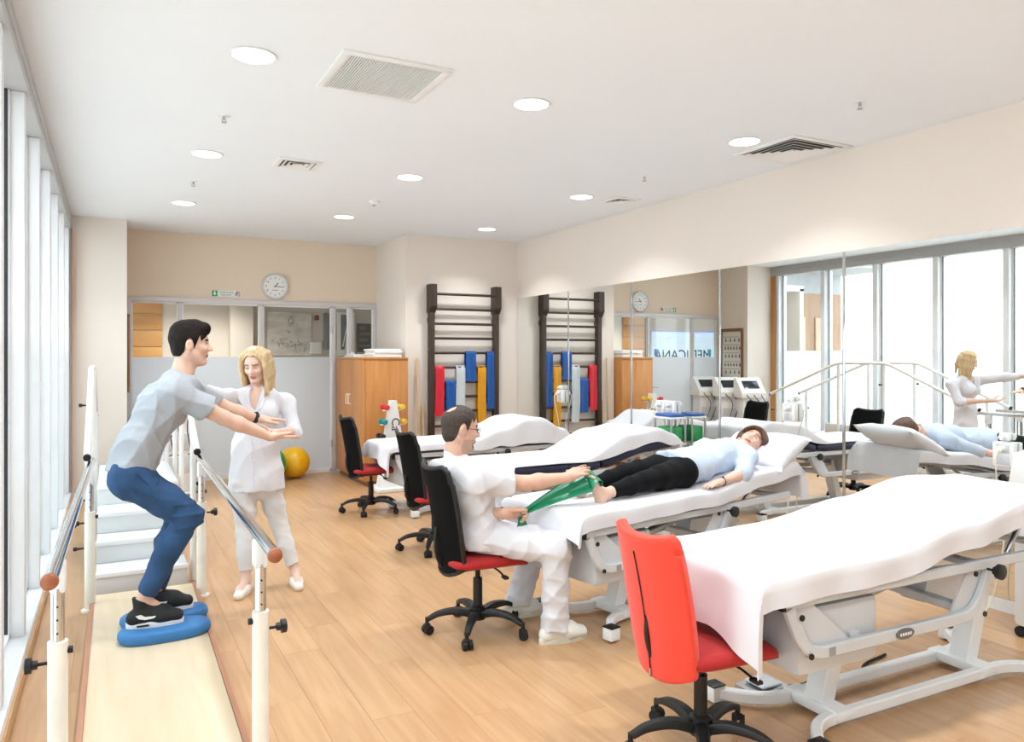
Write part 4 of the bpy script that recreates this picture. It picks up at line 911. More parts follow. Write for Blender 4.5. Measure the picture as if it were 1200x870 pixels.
def hand(vol, w, f, n, s, curl=(.2, .25, .25), thumb=(.6, .3), sc=1.0, spread=.12, curls=None):
    """w wrist, f finger direction, n the way the palm faces, s thumb side"""
    f, n, s = nrm(f), nrm(n), nrm(s); w = A3(w)
    vol.cone(w, w+f*.03*sc, .024*sc, .026*sc, .012, (s, 1.3))
    vol.cone(w+f*.03*sc+s*.018*sc, w+f*.085*sc+s*.026*sc, .016*sc, .013*sc, .012); vol.cone(w+f*.03*sc, w+f*.088*sc, .017*sc, .0135*sc, .012)
    vol.cone(w+f*.03*sc-s*.016*sc, w+f*.08*sc-s*.024*sc, .016*sc, .012*sc, .012)
    for i, (o, L, st) in enumerate(((.029, .074, .088), (.0095, .082, .092), (-.0095, .076, .088), (-.027, .06, .080))):
        p = w+f*st*sc+s*o*sc; ang = 0; c = curls[i] if curls else curl; d0 = nrm(f+s*(o/.03)*spread)
        for j, (fr, r0, r1) in enumerate(((.45, .0096, .0088), (.30, .0088, .008), (.25, .008, .0068))):
            ang += c[j]; d = d0*math.cos(ang)+n*math.sin(ang); q = p+d*L*fr*sc; vol.cone(p, q, r0*sc, r1*sc, .003); p = q
    p = w+f*.022*sc+s*.024*sc+n*.006*sc; d = nrm(s*math.sin(thumb[0])+f*math.cos(thumb[0])+n*thumb[1])
    for fr, r0, r1 in ((.042, .0155, .0115), (.032, .0115, .0098), (.026, .0098, .008)):
        q = p+d*fr*sc; vol.cone(p, q, r0*sc, r1*sc, .006); p = q; d = nrm(d+f*.25)
def head(vol, c, f, u, sc=1.0, female=False, nose=1.0):
    """head about centre c, f forward, u up"""
    f = nrm(f); u = A3(u); u = nrm(u-f*(u@f)); r = np.cross(f, u); R = [f, r, u]; c = A3(c)
    P = lambda a, b, d: c+(f*a+r*b+u*d)*sc
    vol.ell(P(-.012, 0, .035), A3(.098, .076, .088)*sc, R, .01); vol.ell(P(.014, 0, -.015), A3(.080, .066, .098)*sc, R, .02)
    for s in (-1, 1):
        vol.cone(P(-.012, s*.056, -.045), P(.052, s*.022, -.103 if not female else -.098), (.024 if not female else .018)*sc, (.020 if not female else .016)*sc, .022)
        vol.ell(P(.058, s*.036, -.022), A3(.026, .024, .022)*sc, R, .018)                      # cheek
        vol.cone(P(.078, s*.014, .026), P(.066, s*.042, .024), .011*sc, .009*sc, .014)      # brow ridge
    vol.ell(P(.066, 0, -.100), A3(.022, .026, .018)*sc, R, .018)                               # chin
    vol.cone(P(.086, 0, .014), P(.106*(.4+.6*nose), 0, -.026), .0075*sc, .0125*sc, .010); 
    for s in (-1, 1): vol.ell(P(.094, s*.012, -.030), A3(.011, .008, .008)*sc, R, .006)
    for s in (-1, 1): vol.ell(P(.083, s*.033, .004), A3(.014, .017, .0105)*sc, R, .010, True)
    vol.ell(P(.084, 0, -.058), A3(.012, .024, .0055)*sc, R, .005); vol.ell(P(.082, 0, -.069), A3(.012, .020, .0065)*sc, R, .005)
    for s in (-1, 1):
        q = P(-.014, s*.083, -.006); vol.ell(q, A3(.022, .0145, .034)*sc, R, .006); vol.ell(P(-.008, s*.098, -.002), A3(.011, .008, .020)*sc, R, .003, True)
    return P, R
def lipbrow(P3, c, f, u, sc, Pq, Q, brow=True):
    """face slots: 1 lips, 2 brows, from where they lie on the head"""
    f = nrm(f); u = A3(u); u = nrm(u-f*(u@f)); r = np.cross(f, u); C = Pq[Q].mean(1)-A3(c); a, b, d = (C@f)/sc, (C@r)/sc, (C@u)/sc
    s = np.zeros(len(Q), int)
    s[(a > .066) & (((b/.024)**2+((d+.0635)/.0115)**2) < 1)] = 1
    if brow: s[(a > .045) & (a < .12) & (np.abs(b) > .012) & (np.abs(b) < .052) & (np.abs(d-(.024+.004*np.sin(np.abs(b)*60))) < .0055)] = 2
    return s
M_eyew = mat('eye_white', 'f0eeec', .2, var=0); M_iris = mat('dark_iris', '2d211a', .2)
def eyes(parent, P, R, sc=1.0, closed=False, skin=None, gaze=(0, 0)):
    f, r, u = R
    for s in (-1, 1):
        c = P(.0665, s*.032, .003); b = MB().ball(c, .0125*sc, 10); e = b.build('eye', skin if closed else M_eyew, parent, True)
        if not closed:
            g = nrm(f+r*gaze[0]+u*gaze[1]); MB().ball(c+g*.0082*sc, .0062*sc, 8).build('iris', M_iris, e, True)
            lid = MB(); lid.tube([c+(f*.0125*math.cos(t*.9)+r*math.sin(t*.9)*.0138+u*.0055)*sc for t in (-1, -.5, 0, .5, 1)], .0022*sc, 6); lid.build('eyelid', M_iris, e, True)
        else:
            lid = MB(); lid.tube([c+(f*.0125*math.cos(t*.9)+r*math.sin(t*.9)*.0135-u*.004)*sc for t in (-1, -.5, 0, .5, 1)], .0014*sc, 6); lid.build('eyelashes', M_iris, e, True)
def hair_cap(vol, P, R, sc, thick=.010, front=.075, side=-.035, back=-.075, k=.012):
    f, r, u = R; c0 = P(0, 0, 0)
    vol.ell(P(-.014, 0, .037), (A3(.098, .076, .088)+thick)*sc, R, k); vol.ell(P(-.022, 0, -.02), (A3(.078, .068, .075)+thick*.8)*sc, R, k)
    sl, X, Y, Z = vol.block(vol.lo, vol.lo+vol.vs*vol.n); X, Y, Z = X-c0[0], Y-c0[1], Z-c0[2]
    a = (X*f[0]+Y*f[1]+Z*f[2])/sc; d = (X*u[0]+Y*u[1]+Z*u[2])/sc; b = (X*r[0]+Y*r[1]+Z*r[2])/sc
    # hairline: height below which the cap ends, by how far forward the point lies
    ear = .036-.062*np.clip(np.abs(a+.012)/.026, 0, 1)**3
    line = np.where(a > .045, front-1.1*np.maximum(0, np.abs(b)-.028), np.where(a > .012, side+(front-side)*np.clip((a-.012)/.033, 0, 1), np.where(a > -.038, np.maximum(ear, np.where(a > 0, side, back)), back+(side-back)*np.clip((a+.06)/.03, 0, 1))))
    vol.F[sl] = np.maximum(vol.F[sl], ((line-d)*sc).astype(np.float32))
def skinm(name, c): return mat(name, c, .5, var=.04, scale=30, sss=.12)
M_lip = mat('lip_rose', 'b8695f', .45)
def person(label, base): return thing('person', label, 'person', base)
# limb radii helper: list of points with radii
def limb(*a): return [(A3(p), r) for p, r in a]
# ---------------------------------------------------------------- the standing man on the cushions (faces +x)
Y_ = lambda x, y, Y: A3(onY(x, y, Y))
M_skin1 = skinm('skin_light', 'dab39f')
man = person('young man in grey T-shirt and jeans half squatting with arms stretched forward', (.25, 4.7, .11))
ankN, kneN, hipN = Y_(168, 703, 4.60), Y_(224, 604, 4.555), Y_(153, 562, 4.615)
ankF, kneF, hipF = Y_(182, 694, 4.84), Y_(212, 604, 4.83), Y_(157, 560, 4.79)
pel, wai, che, nkb = Y_(153, 553, 4.70), Y_(165, 520, 4.70), Y_(192, 475, 4.70), Y_(213, 441, 4.70)
shN, shF = Y_(205, 460, 4.535), Y_(221, 456, 4.865)
elN, wrN = Y_(262, 490, 4.60), Y_(316, 512, 4.66)
elF, wrF = Y_(268, 480, 4.90), Y_(303, 491, 4.92)
hc = Y_(224, 404, 4.71); hf = nrm((1, -.03, -.02)); hu = nrm((.06, 0, 1)); HS = .99
def man_torso(v, g):
    ax = nrm(nkb-pel); sd = (0, 1, 0)
    v.cone(pel+A3(-.005, 0, .0), wai, .107+g, .098+g, .05, (sd, 1.42)); v.cone(wai, che, .100+g, .115+g, .05, (sd, 1.38)); v.cone(che, nkb-ax*.07, .115+g, .085+g, .05, (sd, 1.45))
    v.cone(shN, shF, .066+g, .066+g, .06)
lo, hi = (-.3, 4.3, .05), (1.15, 5.15, 1.9)
v = Vol(lo, hi, .0055); man_torso(v, -.012)
P, R = head(v, hc, hf, hu, HS)
v.cone(nkb+A3(-.012, 0, -.05), P(-.02, 0, -.06), .066, .058, .03)
for ank, kne, hip in ((ankN, kneN, hipN), (ankF, kneF, hipF)):
    v.chain(limb((hip, .092), (kne, .055)), .03); v.chain(limb((kne, .054), (kne*.65+ank*.35+A3(-.02, 0, 0), .055), (ank, .034)), .03)
    v.cone(ank, ank+A3(.10, 0, -.07), .032, .022, .02); v.cone(ank, ank+A3(-.02, 0, -.05), .030, .026, .02)
for sh, el, wr in ((shN, elN, wrN), (shF, elF, wrF)):
    v.chain(limb((sh, .058), (sh*.5+el*.5, .050), (el, .040)), .03); v.chain(limb((el, .041), (el*.7+wr*.3, .043), (wr, .026)), .02)
hand(v, wrN, nrm(A3(1, .02, -.06)), (0, .1, 1), (-.0, -1, .1), (.02, .05, .05), (.55, .2), .98)
hand(v, wrF, nrm(A3(1, .0, -.06)), (0, .0, -1), (0, -1, 0), (.05, .08, .08), (.55, .2), .98)
Pq, Q = v.mesh('body'); hairm1 = mat('near_black_hair', '1a1310', .7, spec=.2, var=.4, scale=90, bump=.6, bscale=160)
vmesh('body', Pq, Q, [M_skin1, M_lip, hairm1], man, lipbrow(P, hc, hf, hu, HS, Pq, Q)); eyes(man, P, R, HS)
hv = Vol(hc-.17, hc+.17, .004); hair_cap(hv, P, R, HS, .012, .066, -.03, -.07); 
hv.cone(P(.045, -.03, .108), P(.075, .02, .096), .03, .028, .03); hv.cone(P(.02, .03, .115), P(.06, .04, .098), .028, .026, .03); hv.ell(P(-.02, 0, .085), A3(.085, .068, .052), R, .03)
hv.wrinkle(.0022, 170, [(1, .3, .5), (.2, 1, .4)], 1); a, b = hv.mesh('hair'); vmesh('hair', a, b, hairm1, man)
# T-shirt
M_tee = mat('heather_grey_cotton', 'a9aeb6', .85, var=.05, scale=120, bump=.2, bscale=40)
v = Vol(lo, hi, .006); man_torso(v, .012); dN = nrm(elN-shN); dF = nrm(elF-shF)
v.cone(pel+A3(.0, 0, -.03), wai, .118, .112, .03, ((0, 1, 0), 1.42))
v.cone(shN-dN*.01, shN+dN*.2, .073, .076, .03, cut=[(shN+dN*.2, dN)]); v.cone(shF-dF*.01, shF+dF*.185, .071, .068, .03, cut=[(shF+dF*.185, dF)])
td = nrm(wai-pel); v.cut(pel-td*.018+A3(0, 0, .0), -td, (-.4, 4.2, .5), (.35, 5.2, 1.15))
v.cone(nkb+A3(.0, 0, -.02), nkb+A3(.012, 0, .022), .074, .066, .02, cut=[(nkb+A3(.012, 0, .016), (.35, 0, 1))])
v.wrinkle(.016, 34, [(.75, .3, -.65), (.9, .2, -.3), (.5, .4, .8)], 2); v.wrinkle(.0018, 60, [(.8, 0, -.6)], 3); a, b = v.mesh('t_shirt'); vmesh('t_shirt', a, b, M_tee, man)
# jeans
M_jean = mat('blue_denim', '25476f', .85, var=.35, scale=7, bump=.3, bscale=90)
v = Vol(lo, hi, .006); v.cone(hipN+A3(0, .0, .0), hipF, .108, .108, .03); v.cone(pel+A3(.005, 0, -.02), pel+td*.012, .112, .109, .04, ((0, 1, 0), 1.45), cut=[(pel+td*.018, td)])
for ank, kne, hip in ((ankN, kneN, hipN), (ankF, kneF, hipF)):
    e = kne*.07+ank*.93; dd = nrm(ank-kne)
    v.chain(limb((hip, .104), (hip*.4+kne*.6, .086), (kne, .068)), .03); v.chain(limb((kne, .066), (kne*.65+ank*.35+A3(-.02, 0, 0), .073)), .02); v.cone(kne*.65+ank*.35+A3(-.02, 0, 0), e, .073, .052, .012, cut=[(e, dd)])
v.wrinkle(.006, 50, [(.2, .2, 1), (.9, .1, .4)], 4); v.wrinkle(.008, 90, [(.1, 0, 1)], 4, kneN-.09, kneN+.07); a, b = v.mesh('jeans'); vmesh('jeans', a, b, M_jean, man)
# belt loop line, pocket seam
MB().tube(spline([hipN+A3(.03, -.108, .05), hipN+A3(.06, -.106, -.0), hipN+A3(.12, -.098, -.03), hipN+A3(.14, -.094, .02)], 5), .0022, 5).build('pocket_seam', mat('seam_thread', '1d3a5c', .8), man, True)
def shoe(parent, ank, fwd, zs, m, L=.285, black=True, name='shoe', sole=M_white, w=.046):
    f = nrm((fwd[0], fwd[1], 0)); r = A3(f[1], -f[0], 0); base = A3(ank[0], ank[1], zs)
    q = lambda a, b, d: base+f*a+r*b+A3(0, 0, d)
    v = Vol(np.minimum(q(-.12, -.1, -.02), q(.26, .1, .16))-.06, np.maximum(q(-.12, -.1, -.02), q(.26, .1, .16))+.06, .004)
    h0, t0 = -.065, L-.065-.03
    v.cone(q(h0+.02, 0, .06), q(-.0, 0, .085), .040, .042, .02); v.cone(q(0, 0, .055), q(.09, 0, .06), .045, .044, .02); v.cone(q(.08, 0, .05), q(t0-.03, 0, .04), .045, .034, .03, (r, w/.036)); v.cone(q(h0+.01, 0, .045), q(.05, 0, .045), .038, .04, .02)
    v.cone(q(-.005, 0, .10), q(.09, 0, .07), .036, .034, .02); v.cut(q(0, 0, .02), (0, 0, -1)); v.cone(q(-.012, 0, .08), q(-.02, 0, .16 if black else .115), .043, .044, .01, cut=[(q(0, 0, .142 if black else .108), (.35*f[0], .35*f[1], 1))])
    a, b = v.mesh('shoe'); s = vmesh(name, a, b, m, parent)
    n = 40; ring = []
    for i in range(n):
        t = 2*PI*i/n; c, sn = math.cos(t), math.sin(t); ring.append((h0-.03+(L+.005)*(c+1)/2, (.036+.012*(1-((c-.25))**2*.5))*math.copysign(abs(sn)**.7, sn)))
    rr = lambda k, z: [q(a_+(k-1)*(a_-.07)*.3, b_*k, z) for a_, b_ in ring]
    MB().loft([rr(.97, .0), rr(1, .006), rr(1.0, .028), rr(.95, .034)]).build('sole', sole, s, True)
    return s, q
M_shoeb = mat('black_mesh_shoe', '17181b', .7, var=.3, scale=90, bump=.3, bscale=200)
for ank, nm in ((ankN, 0), (ankF, 1)):
    s, q = shoe(man, ank+A3(.008, 0, 0), (1, -.04 if nm == 0 else -.02), .117, M_shoeb)
    sw = [(-.02, .062), (.0, .052), (.03, .052), (.07, .062), (.115, .074), (.07, .068), (.035, .064), (.012, .068), (.02, .08), (.0, .076)]
    MB().prism([q(a_, .0505 if a_ < .06 else .049, z) for a_, z in [(-.045, .075), (-.03, .058), (.0, .05), (.035, .052), (.085, .066), (.035, .064), (.0, .066), (-.02, .08)]], tuple(A3(q(0, .003, 0))-A3(q(0, 0, 0)))).build('swoosh_mark', M_white, s, True)
    MB().box((0, 0, 0), (.001, .001, .001)).build('tmp', M_dark, s, True) if False else None
    p = [q(x, .0475, .017) for x in (-.04, .02)]; MB().tube(p, .005, 8).build('air_window', M_dark, s, True)
    b = MB()
    for i in range(4): b.tube([q(.05+i*.022, -.028, .098-i*.012), q(.055+i*.022, 0, .106-i*.012), q(.05+i*.022, .028, .098-i*.012)], .003, 6)
    b.build('laces', M_dark, s, True)
# wristwatch on the far wrist
wf = nrm(wrF-elF); b = MB().cyl(wrF-wf*.03, wrF-wf*.006, .031, 20); wt = b.build('watch', M_dark, man, True)
MB().cyl(wrF-wf*.018+A3(0, -.0, .026), wrF-wf*.018+A3(0, 0, .036), .017, 16).build('watch_case', M_black, wt, True)

# ---------------------------------------------------------------- the standing woman (faces the camera, turned to the man)
M_skin2 = skinm('skin_fair', 'e2bfae'); M_tunic = mat('white_tunic_cotton', 'dcdce3', .8, var=.015, bump=.2, bscale=30); M_trous = mat('white_trouser_cotton', 'dcdbdc', .8, var=.015, bump=.2, bscale=30)
wo = person('blonde woman in white tunic and trousers standing beside the man, supporting his arm', (.9, 5.45, 0))
fw = nrm((-.28, -.96, 0)); rw = A3(fw[1], -fw[0], 0)           # her right hand side (image left)
if rw[0] > 0: rw = -rw
hipc = Y_(301, 566, 5.50); waic = Y_(299, 520, 5.50); chec = Y_(300, 482, 5.50); nkw = Y_(302, 455, 5.50)
shR, shL = Y_(268, 467, 5.46), Y_(335, 471, 5.53)
elR, wrR = Y_(243, 462, 5.22), Y_(222, 460, 5.02)
elL, wrL = Y_(345, 506, 5.42), Y_(323, 507, 5.16)
akR, akL = A3(onZ(288, 680, .085)), A3(onZ(346, 671, .085)); knR, knL = Y_(287, 622, 5.46), Y_(327, 614, 5.47); hpR, hpL = Y_(287, 566, 5.49), Y_(314, 566, 5.51)
hcw = Y_(300, 428, 5.47); hfw = nrm((-.50, -.80, -.30)); huw = nrm((-.18, -.22, .95)); HW = .96
def wo_torso(v, g):
    sd = rw
    v.cone(hipc, waic, .098+g, .078+g, .05, (sd, 1.42)); v.cone(waic, chec, .080+g, .092+g, .05, (sd, 1.4)); v.cone(chec, nkw-A3(0, 0, .05), .092+g, .07+g, .04, (sd, 1.4)); v.cone(shR, shL, .05+g, .05+g, .05)
    for s in (-1, 1): v.ell(chec+fw*.07+rw*s*.075+A3(0, 0, -.01), A3(.06, .06, .06)+g, None, .04)
lo, hi = (.2, 4.85, -.02), (1.5, 5.85, 1.8)
v = Vol(lo, hi, .0055); wo_torso(v, -.012); Pw, Rw = head(v, hcw, hfw, huw, HW, True, .9)
v.cone(nkw+A3(0, .0, -.05), Pw(-.015, 0, -.07), .052, .046, .03)
for ak, kn, hp in ((akR, knR, hpR), (akL, knL, hpL)):
    v.chain(limb((hp, .085), (kn, .048)), .03); v.chain(limb((kn, .047), (kn*.65+ak*.35, .046), (ak, .029)), .02)
for ak, d in ((akR, (-.45, -.9, 0)), (akL, (-.05, -1, 0))):
    d = nrm(d); v.cone(ak, ak+d*.12+A3(0, 0, -.05), .03, .026, .02); v.cone(ak, ak-d*.03+A3(0, 0, -.045), .028, .026, .02)
for sh, el, wr in ((shR, elR, wrR), (shL, elL, wrL)): v.chain(limb((sh, .044), (el, .034), (el*.7+wr*.3, .034), (wr, .022)), .02)
hand(v, wrR, nrm(wrR-elR), (0, .3, -1), nrm((-.3, -1, 0)), (.15, .2, .2), (.6, .3), .88)
hand(v, wrL, nrm(A3(-.55, -.75, .05)), (0, .1, 1), nrm((-.8, .5, .2)), (.25, .3, .25), (.7, .5), .88)
Pq, Q = v.mesh('body'); hairm2 = mat('blonde_hair', 'c9ae84', .5, var=.25, scale=14, bump=.25, bscale=30, stretch=(6, 6, .5))
brow2 = mat('light_brown_brow', '9a7653', .7)
vmesh('body', Pq, Q, [M_skin2, mat('lip_pink', 'c26a68', .4), brow2], wo, lipbrow(Pw, hcw, hfw, huw, HW, Pq, Q)); eyes(wo, Pw, Rw, HW, True, M_skin2)
hv = Vol(hcw-A3(.2, .2, .32), hcw+A3(.2, .2, .2), .0045); hair_cap(hv, Pw, Rw, HW, .012, .088, .0, -.12)
f_, r_, u_ = Rw
for i in range(34):                                         # locks falling from the parting to the shoulders
    s = -1 if i % 2 else 1; t = (i//2)/16; a0 = .055-.135*t
    top = Pw(a0*.7, s*.030*(1 if i % 4 < 2 else .6), .118-.02*abs(t-.4)); mid = Pw(a0*.9+.012*(1-t), s*(.086+.006*math.sin(i)), .01); low = mid*.2+Pw(a0*.95+.012, s*(.088+.01*math.sin(i*2.1)), -.10)*.8
    end = A3(low[0]+.012*math.sin(i*1.7)+(.01 if s > 0 else 0), low[1]+.01, hcw[2]-.19-.035*math.sin(i*2.7)-.02*t)
    up = mid*.5+top*.5+(r_*s*.022+u_*.012)*HW
    hv.chain(limb((top, .012), (up, .014), (mid, .0145), (low, .0135), (end, .006)), .012)
for i in range(9):
    b0 = -.07+.14*i/8; hv.chain(limb((Pw(-.10, b0, .03), .018), (Pw(-.105, b0, -.06), .018), (A3(Pw(-.10, b0*1.1, -.12))*1.0+A3(0, 0, -.05), .008)), .015)
hv.wrinkle(.0022, 150, [(1, .4, 0), (.3, 1, 0)], 5); a, b = hv.mesh('hair'); vmesh('hair', a, b, hairm2, wo)
# tunic: flared to the hips, sleeves to the elbow
v = Vol(lo, hi, .006); wo_torso(v, .013); hem = Y_(300, 574, 5.50)
v.cone(waic, hem+A3(0, 0, -.02), .095, .142, .05, (rw, 1.38)); v.cut(hem+A3(0, 0, .0), (0, 0, -1))
for sh, el, wr, e in ((shR, elR, wrR, .55), (shL, elL, wrL, .25)):
    en = el*(1-e)+wr*e; v.chain(limb((sh, .060), (el, .052)), .03); v.cone(el, en, .052, .046, .02, cut=[(en, nrm(wr-el))])
v.cone(nkw+A3(0, .015, -.02), nkw+A3(0, .02, .03), .062, .056, .02, cut=[(nkw+A3(0, 0, .02), (fw[0]*-.6, fw[1]*-.6, .8)), (nkw+fw*.03, fw)])
v.wrinkle(.013, 34, [(.6, .2, .75), (-.7, .1, .7), (1, .3, .1)], 6); v.ell(nkw+fw*.088+A3(0, 0, -.045), A3(.042, .075, .105), [rw, fw, A3(0, 0, 1)], .004, True); a, b = v.mesh('tunic'); tu = vmesh('tunic', a, b, M_tunic, wo)
surf = a
def on_front(surf, x, z, fw, c, out=.003):
    """outermost point of a surface in direction fw near (offset x along rw, height z)"""
    q = surf[(np.abs((surf-c)@rw-x) < .008) & (np.abs(surf[:, 2]-z) < .008)]
    if not len(q): return c+rw*x+fw*.1+A3(0, 0, z-c[2])
    return q[np.argmax(q@fw)]+fw*out
pk = [on_front(surf, .0, hem[2]+.02+i*(nkw[2]-.12-hem[2])/14, fw, waic, .001) for i in range(15)]
MB().tube(pk, .0022, 5).build('placket_seam', mat('seam_shadow', 'd2d2d8', .8), tu, True)
b = MB()
for i in range(2, 14, 3): b.cyl(pk[i]-rw*.012, pk[i]-rw*.012+fw*.004, .006, 10)
b.build('button', M_sill, tu, True)
for s in (-1, 1):
    z0 = nkw[2]; pts = [on_front(surf, s*.05, z0-.0, fw, waic, .004), on_front(surf, s*.045, z0-.06, fw, waic, .004), on_front(surf, s*.008, z0-.165, fw, waic, .004), on_front(surf, s*.06, z0-.115, fw, waic, .006), on_front(surf, s*.085, z0-.06, fw, waic, .006), on_front(surf, s*.075, z0-.01, fw, waic, .006)]
    MB().prism(pts, tuple(fw*.004)).build('lapel', M_tunic, tu, True)
v = Vol(lo, hi, .006); v.cone(hpR, hpL, .088, .088, .03); v.cone(hipc+A3(0, 0, -.02), hipc+A3(0, 0, .02), .094, .094, .03, (rw, 1.4))
for ak, kn, hp in ((akR, knR, hpR), (akL, knL, hpL)):
    e = kn*.16+ak*.84; v.chain(limb((hp, .088), (hp*.4+kn*.6, .074), (kn, .060)), .02); v.chain(limb((kn, .060), (kn*.6+ak*.4, .058)), .02); v.cone(kn*.6+ak*.4, e, .058, .045, .01, cut=[(e, nrm(ak-kn))])
v.wrinkle(.006, 60, [(.15, .1, 1), (.6, .2, .7)], 7); a, b = v.mesh('trousers'); vmesh('trousers', a, b, M_trous, wo)
M_loaf = mat('white_leather_shoe', 'efece6', .45)
for ak, d in ((akR, (-.45, -.9)), (akL, (-.05, -1))):
    f = nrm((d[0], d[1], 0)); r = A3(f[1], -f[0], 0); q = lambda a_, b_, d_: A3(ak[0], ak[1], 0)+f*a_+r*b_+A3(0, 0, d_)
    v = Vol(np.minimum(q(-.1, -.08, 0), q(.22, .08, .1))-.08, np.maximum(q(-.1, -.08, 0), q(.22, .08, .1))+.08, .004)
    v.cone(q(-.035, 0, .03), q(.06, 0, .035), .033, .034, .02); v.cone(q(.05, 0, .034), q(.155, 0, .024), .038, .027, .03, (r, 1.12)); v.cone(q(-.04, 0, .04), q(-.03, 0, .058), .030, .028, .01); v.cut(q(0, 0, .004), (0, 0, -1))
    a, b = v.mesh('s'); s = vmesh('loafer', a, b, M_loaf, wo); MB().tube([q(.05, -.03, .055), q(.07, -.015, .068), q(.075, 0, .071), q(.07, .015, .068), q(.05, .03, .055)], .006, 6).build('strap', M_loaf, s, True)
    MB().loft([[q(-.055+.225*(math.cos(t)+1)/2, .037*math.copysign(abs(math.sin(t))**.7, math.sin(t)), z) for t in [2*PI*i/32 for i in range(32)]] for z in (0, .009)]).build('sole', M_stick, s, True)
# ---------------------------------------------------------------- the seated therapist (faces +x)
M_skin3 = skinm('skin_ruddy', 'd2a792'); M_scrub = mat('white_scrub_cotton', 'd9d9df', .8, var=.015, bump=.2, bscale=30)
th = person('bearded therapist in white scrubs and glasses seated on the mesh chair, holding a green band', (1.9, 3.98, 0))
tp, tw, tc, tn = A3(1.84, 3.98, .57), Y_(558, 612, 3.98), Y_(548, 575, 3.98), Y_(534, 538, 3.98)
tsN, tsF = Y_(560, 560, 3.80), Y_(546, 553, 4.16)
teN, twN = Y_(614, 567, 3.72), Y_(664, 560, 3.62)
teF, twF = Y_(558, 600, 4.08), Y_(591, 602, 3.74)
thN, thF = A3(1.88, 3.88, .565), A3(1.88, 4.08, .565)
tkN, tkF = Y_(652, 641, 3.58), Y_(628, 634, 4.10)
taN, taF = Y_(650, 728, 3.64), Y_(606, 706, 4.10); taN[2] = .09; taF[2] = .09
hct = Y_(540, 503, 3.99); hft = nrm((1, -.10, -.13)); hut = nrm((.10, 0, 1)); HT = 1.03
def th_torso(v, g):
    sd = (0, 1, 0)
    v.cone(tp, tw, .120+g, .112+g, .05, (sd, 1.42)); v.cone(tw, tc, .114+g, .122+g, .05, (sd, 1.38)); v.cone(tc, tn-A3(-.01, 0, .07), .122+g, .085+g, .05, (sd, 1.45)); v.cone(tsN, tsF, .066+g, .066+g, .06)
lo, hi = (1.35, 3.3, -.02), (2.75, 4.45, 1.5)
v = Vol(lo, hi, .0055); th_torso(v, -.014); Pt, Rt = head(v, hct, hft, hut, HT)
v.cone(tn+A3(0, 0, -.05), Pt(-.02, 0, -.06), .068, .062, .03)
for hp, kn, ak in ((thN, tkN, taN), (thF, tkF, taF)):
    v.chain(limb((hp, .09), (kn, .055)), .03); v.chain(limb((kn, .054), (kn*.65+ak*.35, .052), (ak, .032)), .02); v.cone(ak, ak+A3(.13, 0, -.04), .032, .026, .02); v.cone(ak, ak+A3(-.03, 0, -.04), .03, .028, .02)
for sh, el, wr in ((tsN, teN, twN), (tsF, teF, twF)): v.chain(limb((sh, .058), (sh*.5+el*.5, .05), (el, .042)), .03); v.chain(limb((el, .043), (el*.65+wr*.35, .044), (wr, .028)), .02)
hand(v, twN, nrm(A3(.95, .05, .28)), (.2, .6, -1), (.1, .85, .5), (.10, .15, .15), (.7, .35), 1.02)
hand(v, twF, nrm(A3(.95, -.2, -.05)), (.1, -1, -.35), (-.1, -.25, 1), sc=1.02, thumb=(.5, .9), curls=[(1.0, 1.2, .8)]*4, spread=.02)
Pq, Q = v.mesh('body'); hairm3 = mat('dark_brown_hair', '3a2c25', .6, var=.4, scale=90, bump=.5, bscale=160)
sl = lipbrow(Pt, hct, hft, hut, HT, Pq, Q)
f_, r_, u_ = Rt; C = (Pq[Q].mean(1)-hct)/HT; aa, bb, dd = C@f_, C@r_, C@u_
beard = (aa > .060) & (np.abs(bb) < .032) & (dd < -.072) & (dd > -.125); mous = (aa > .078) & (np.abs(bb) < .026) & (dd > -.054) & (dd < -.044); sl[(beard | mous) & (sl == 0)] = 3
stub = (aa > -.005) & (dd < -.05) & (dd > -.13) & (sl == 0); sl[stub] = 4
vmesh('body', Pq, Q, [M_skin3, M_lip, hairm3, mat('dark_beard', '3b2a24', .8), mat('stubble_skin', 'bb9482', .6)], th, sl); eyes(th, Pt, Rt, HT)
hv = Vol(hct-.17, hct+.17, .004); hair_cap(hv, Pt, Rt, HT, .0065, .082, -.03, -.085); hv.ell(Pt(-.075, .0, .108), A3(.04, .04, .03), Rt, .006, True); hv.wrinkle(.0016, 170, [(1, .3, .5), (.2, 1, .4)], 1)
a, b = hv.mesh('hair'); vmesh('hair', a, b, hairm3, th)
g = MB()
for s in (-1, 1):
    g.tube([Pt(.094, s*(.034+.020*math.cos(t)), .002+.015*math.sin(t)) for t in [2*PI*i/20 for i in range(21)]], .0016, 6)
    g.tube([Pt(.092, s*.054, .006), Pt(.06, s*.076, .008), Pt(-.01, s*.084, .010), Pt(-.025, s*.083, -.004)], .0018, 6)
g.tube([Pt(.094, -.014, .006), Pt(.104, 0, .009), Pt(.094, .014, .006)], .0016, 6); g.build('glasses', M_black, th, True)
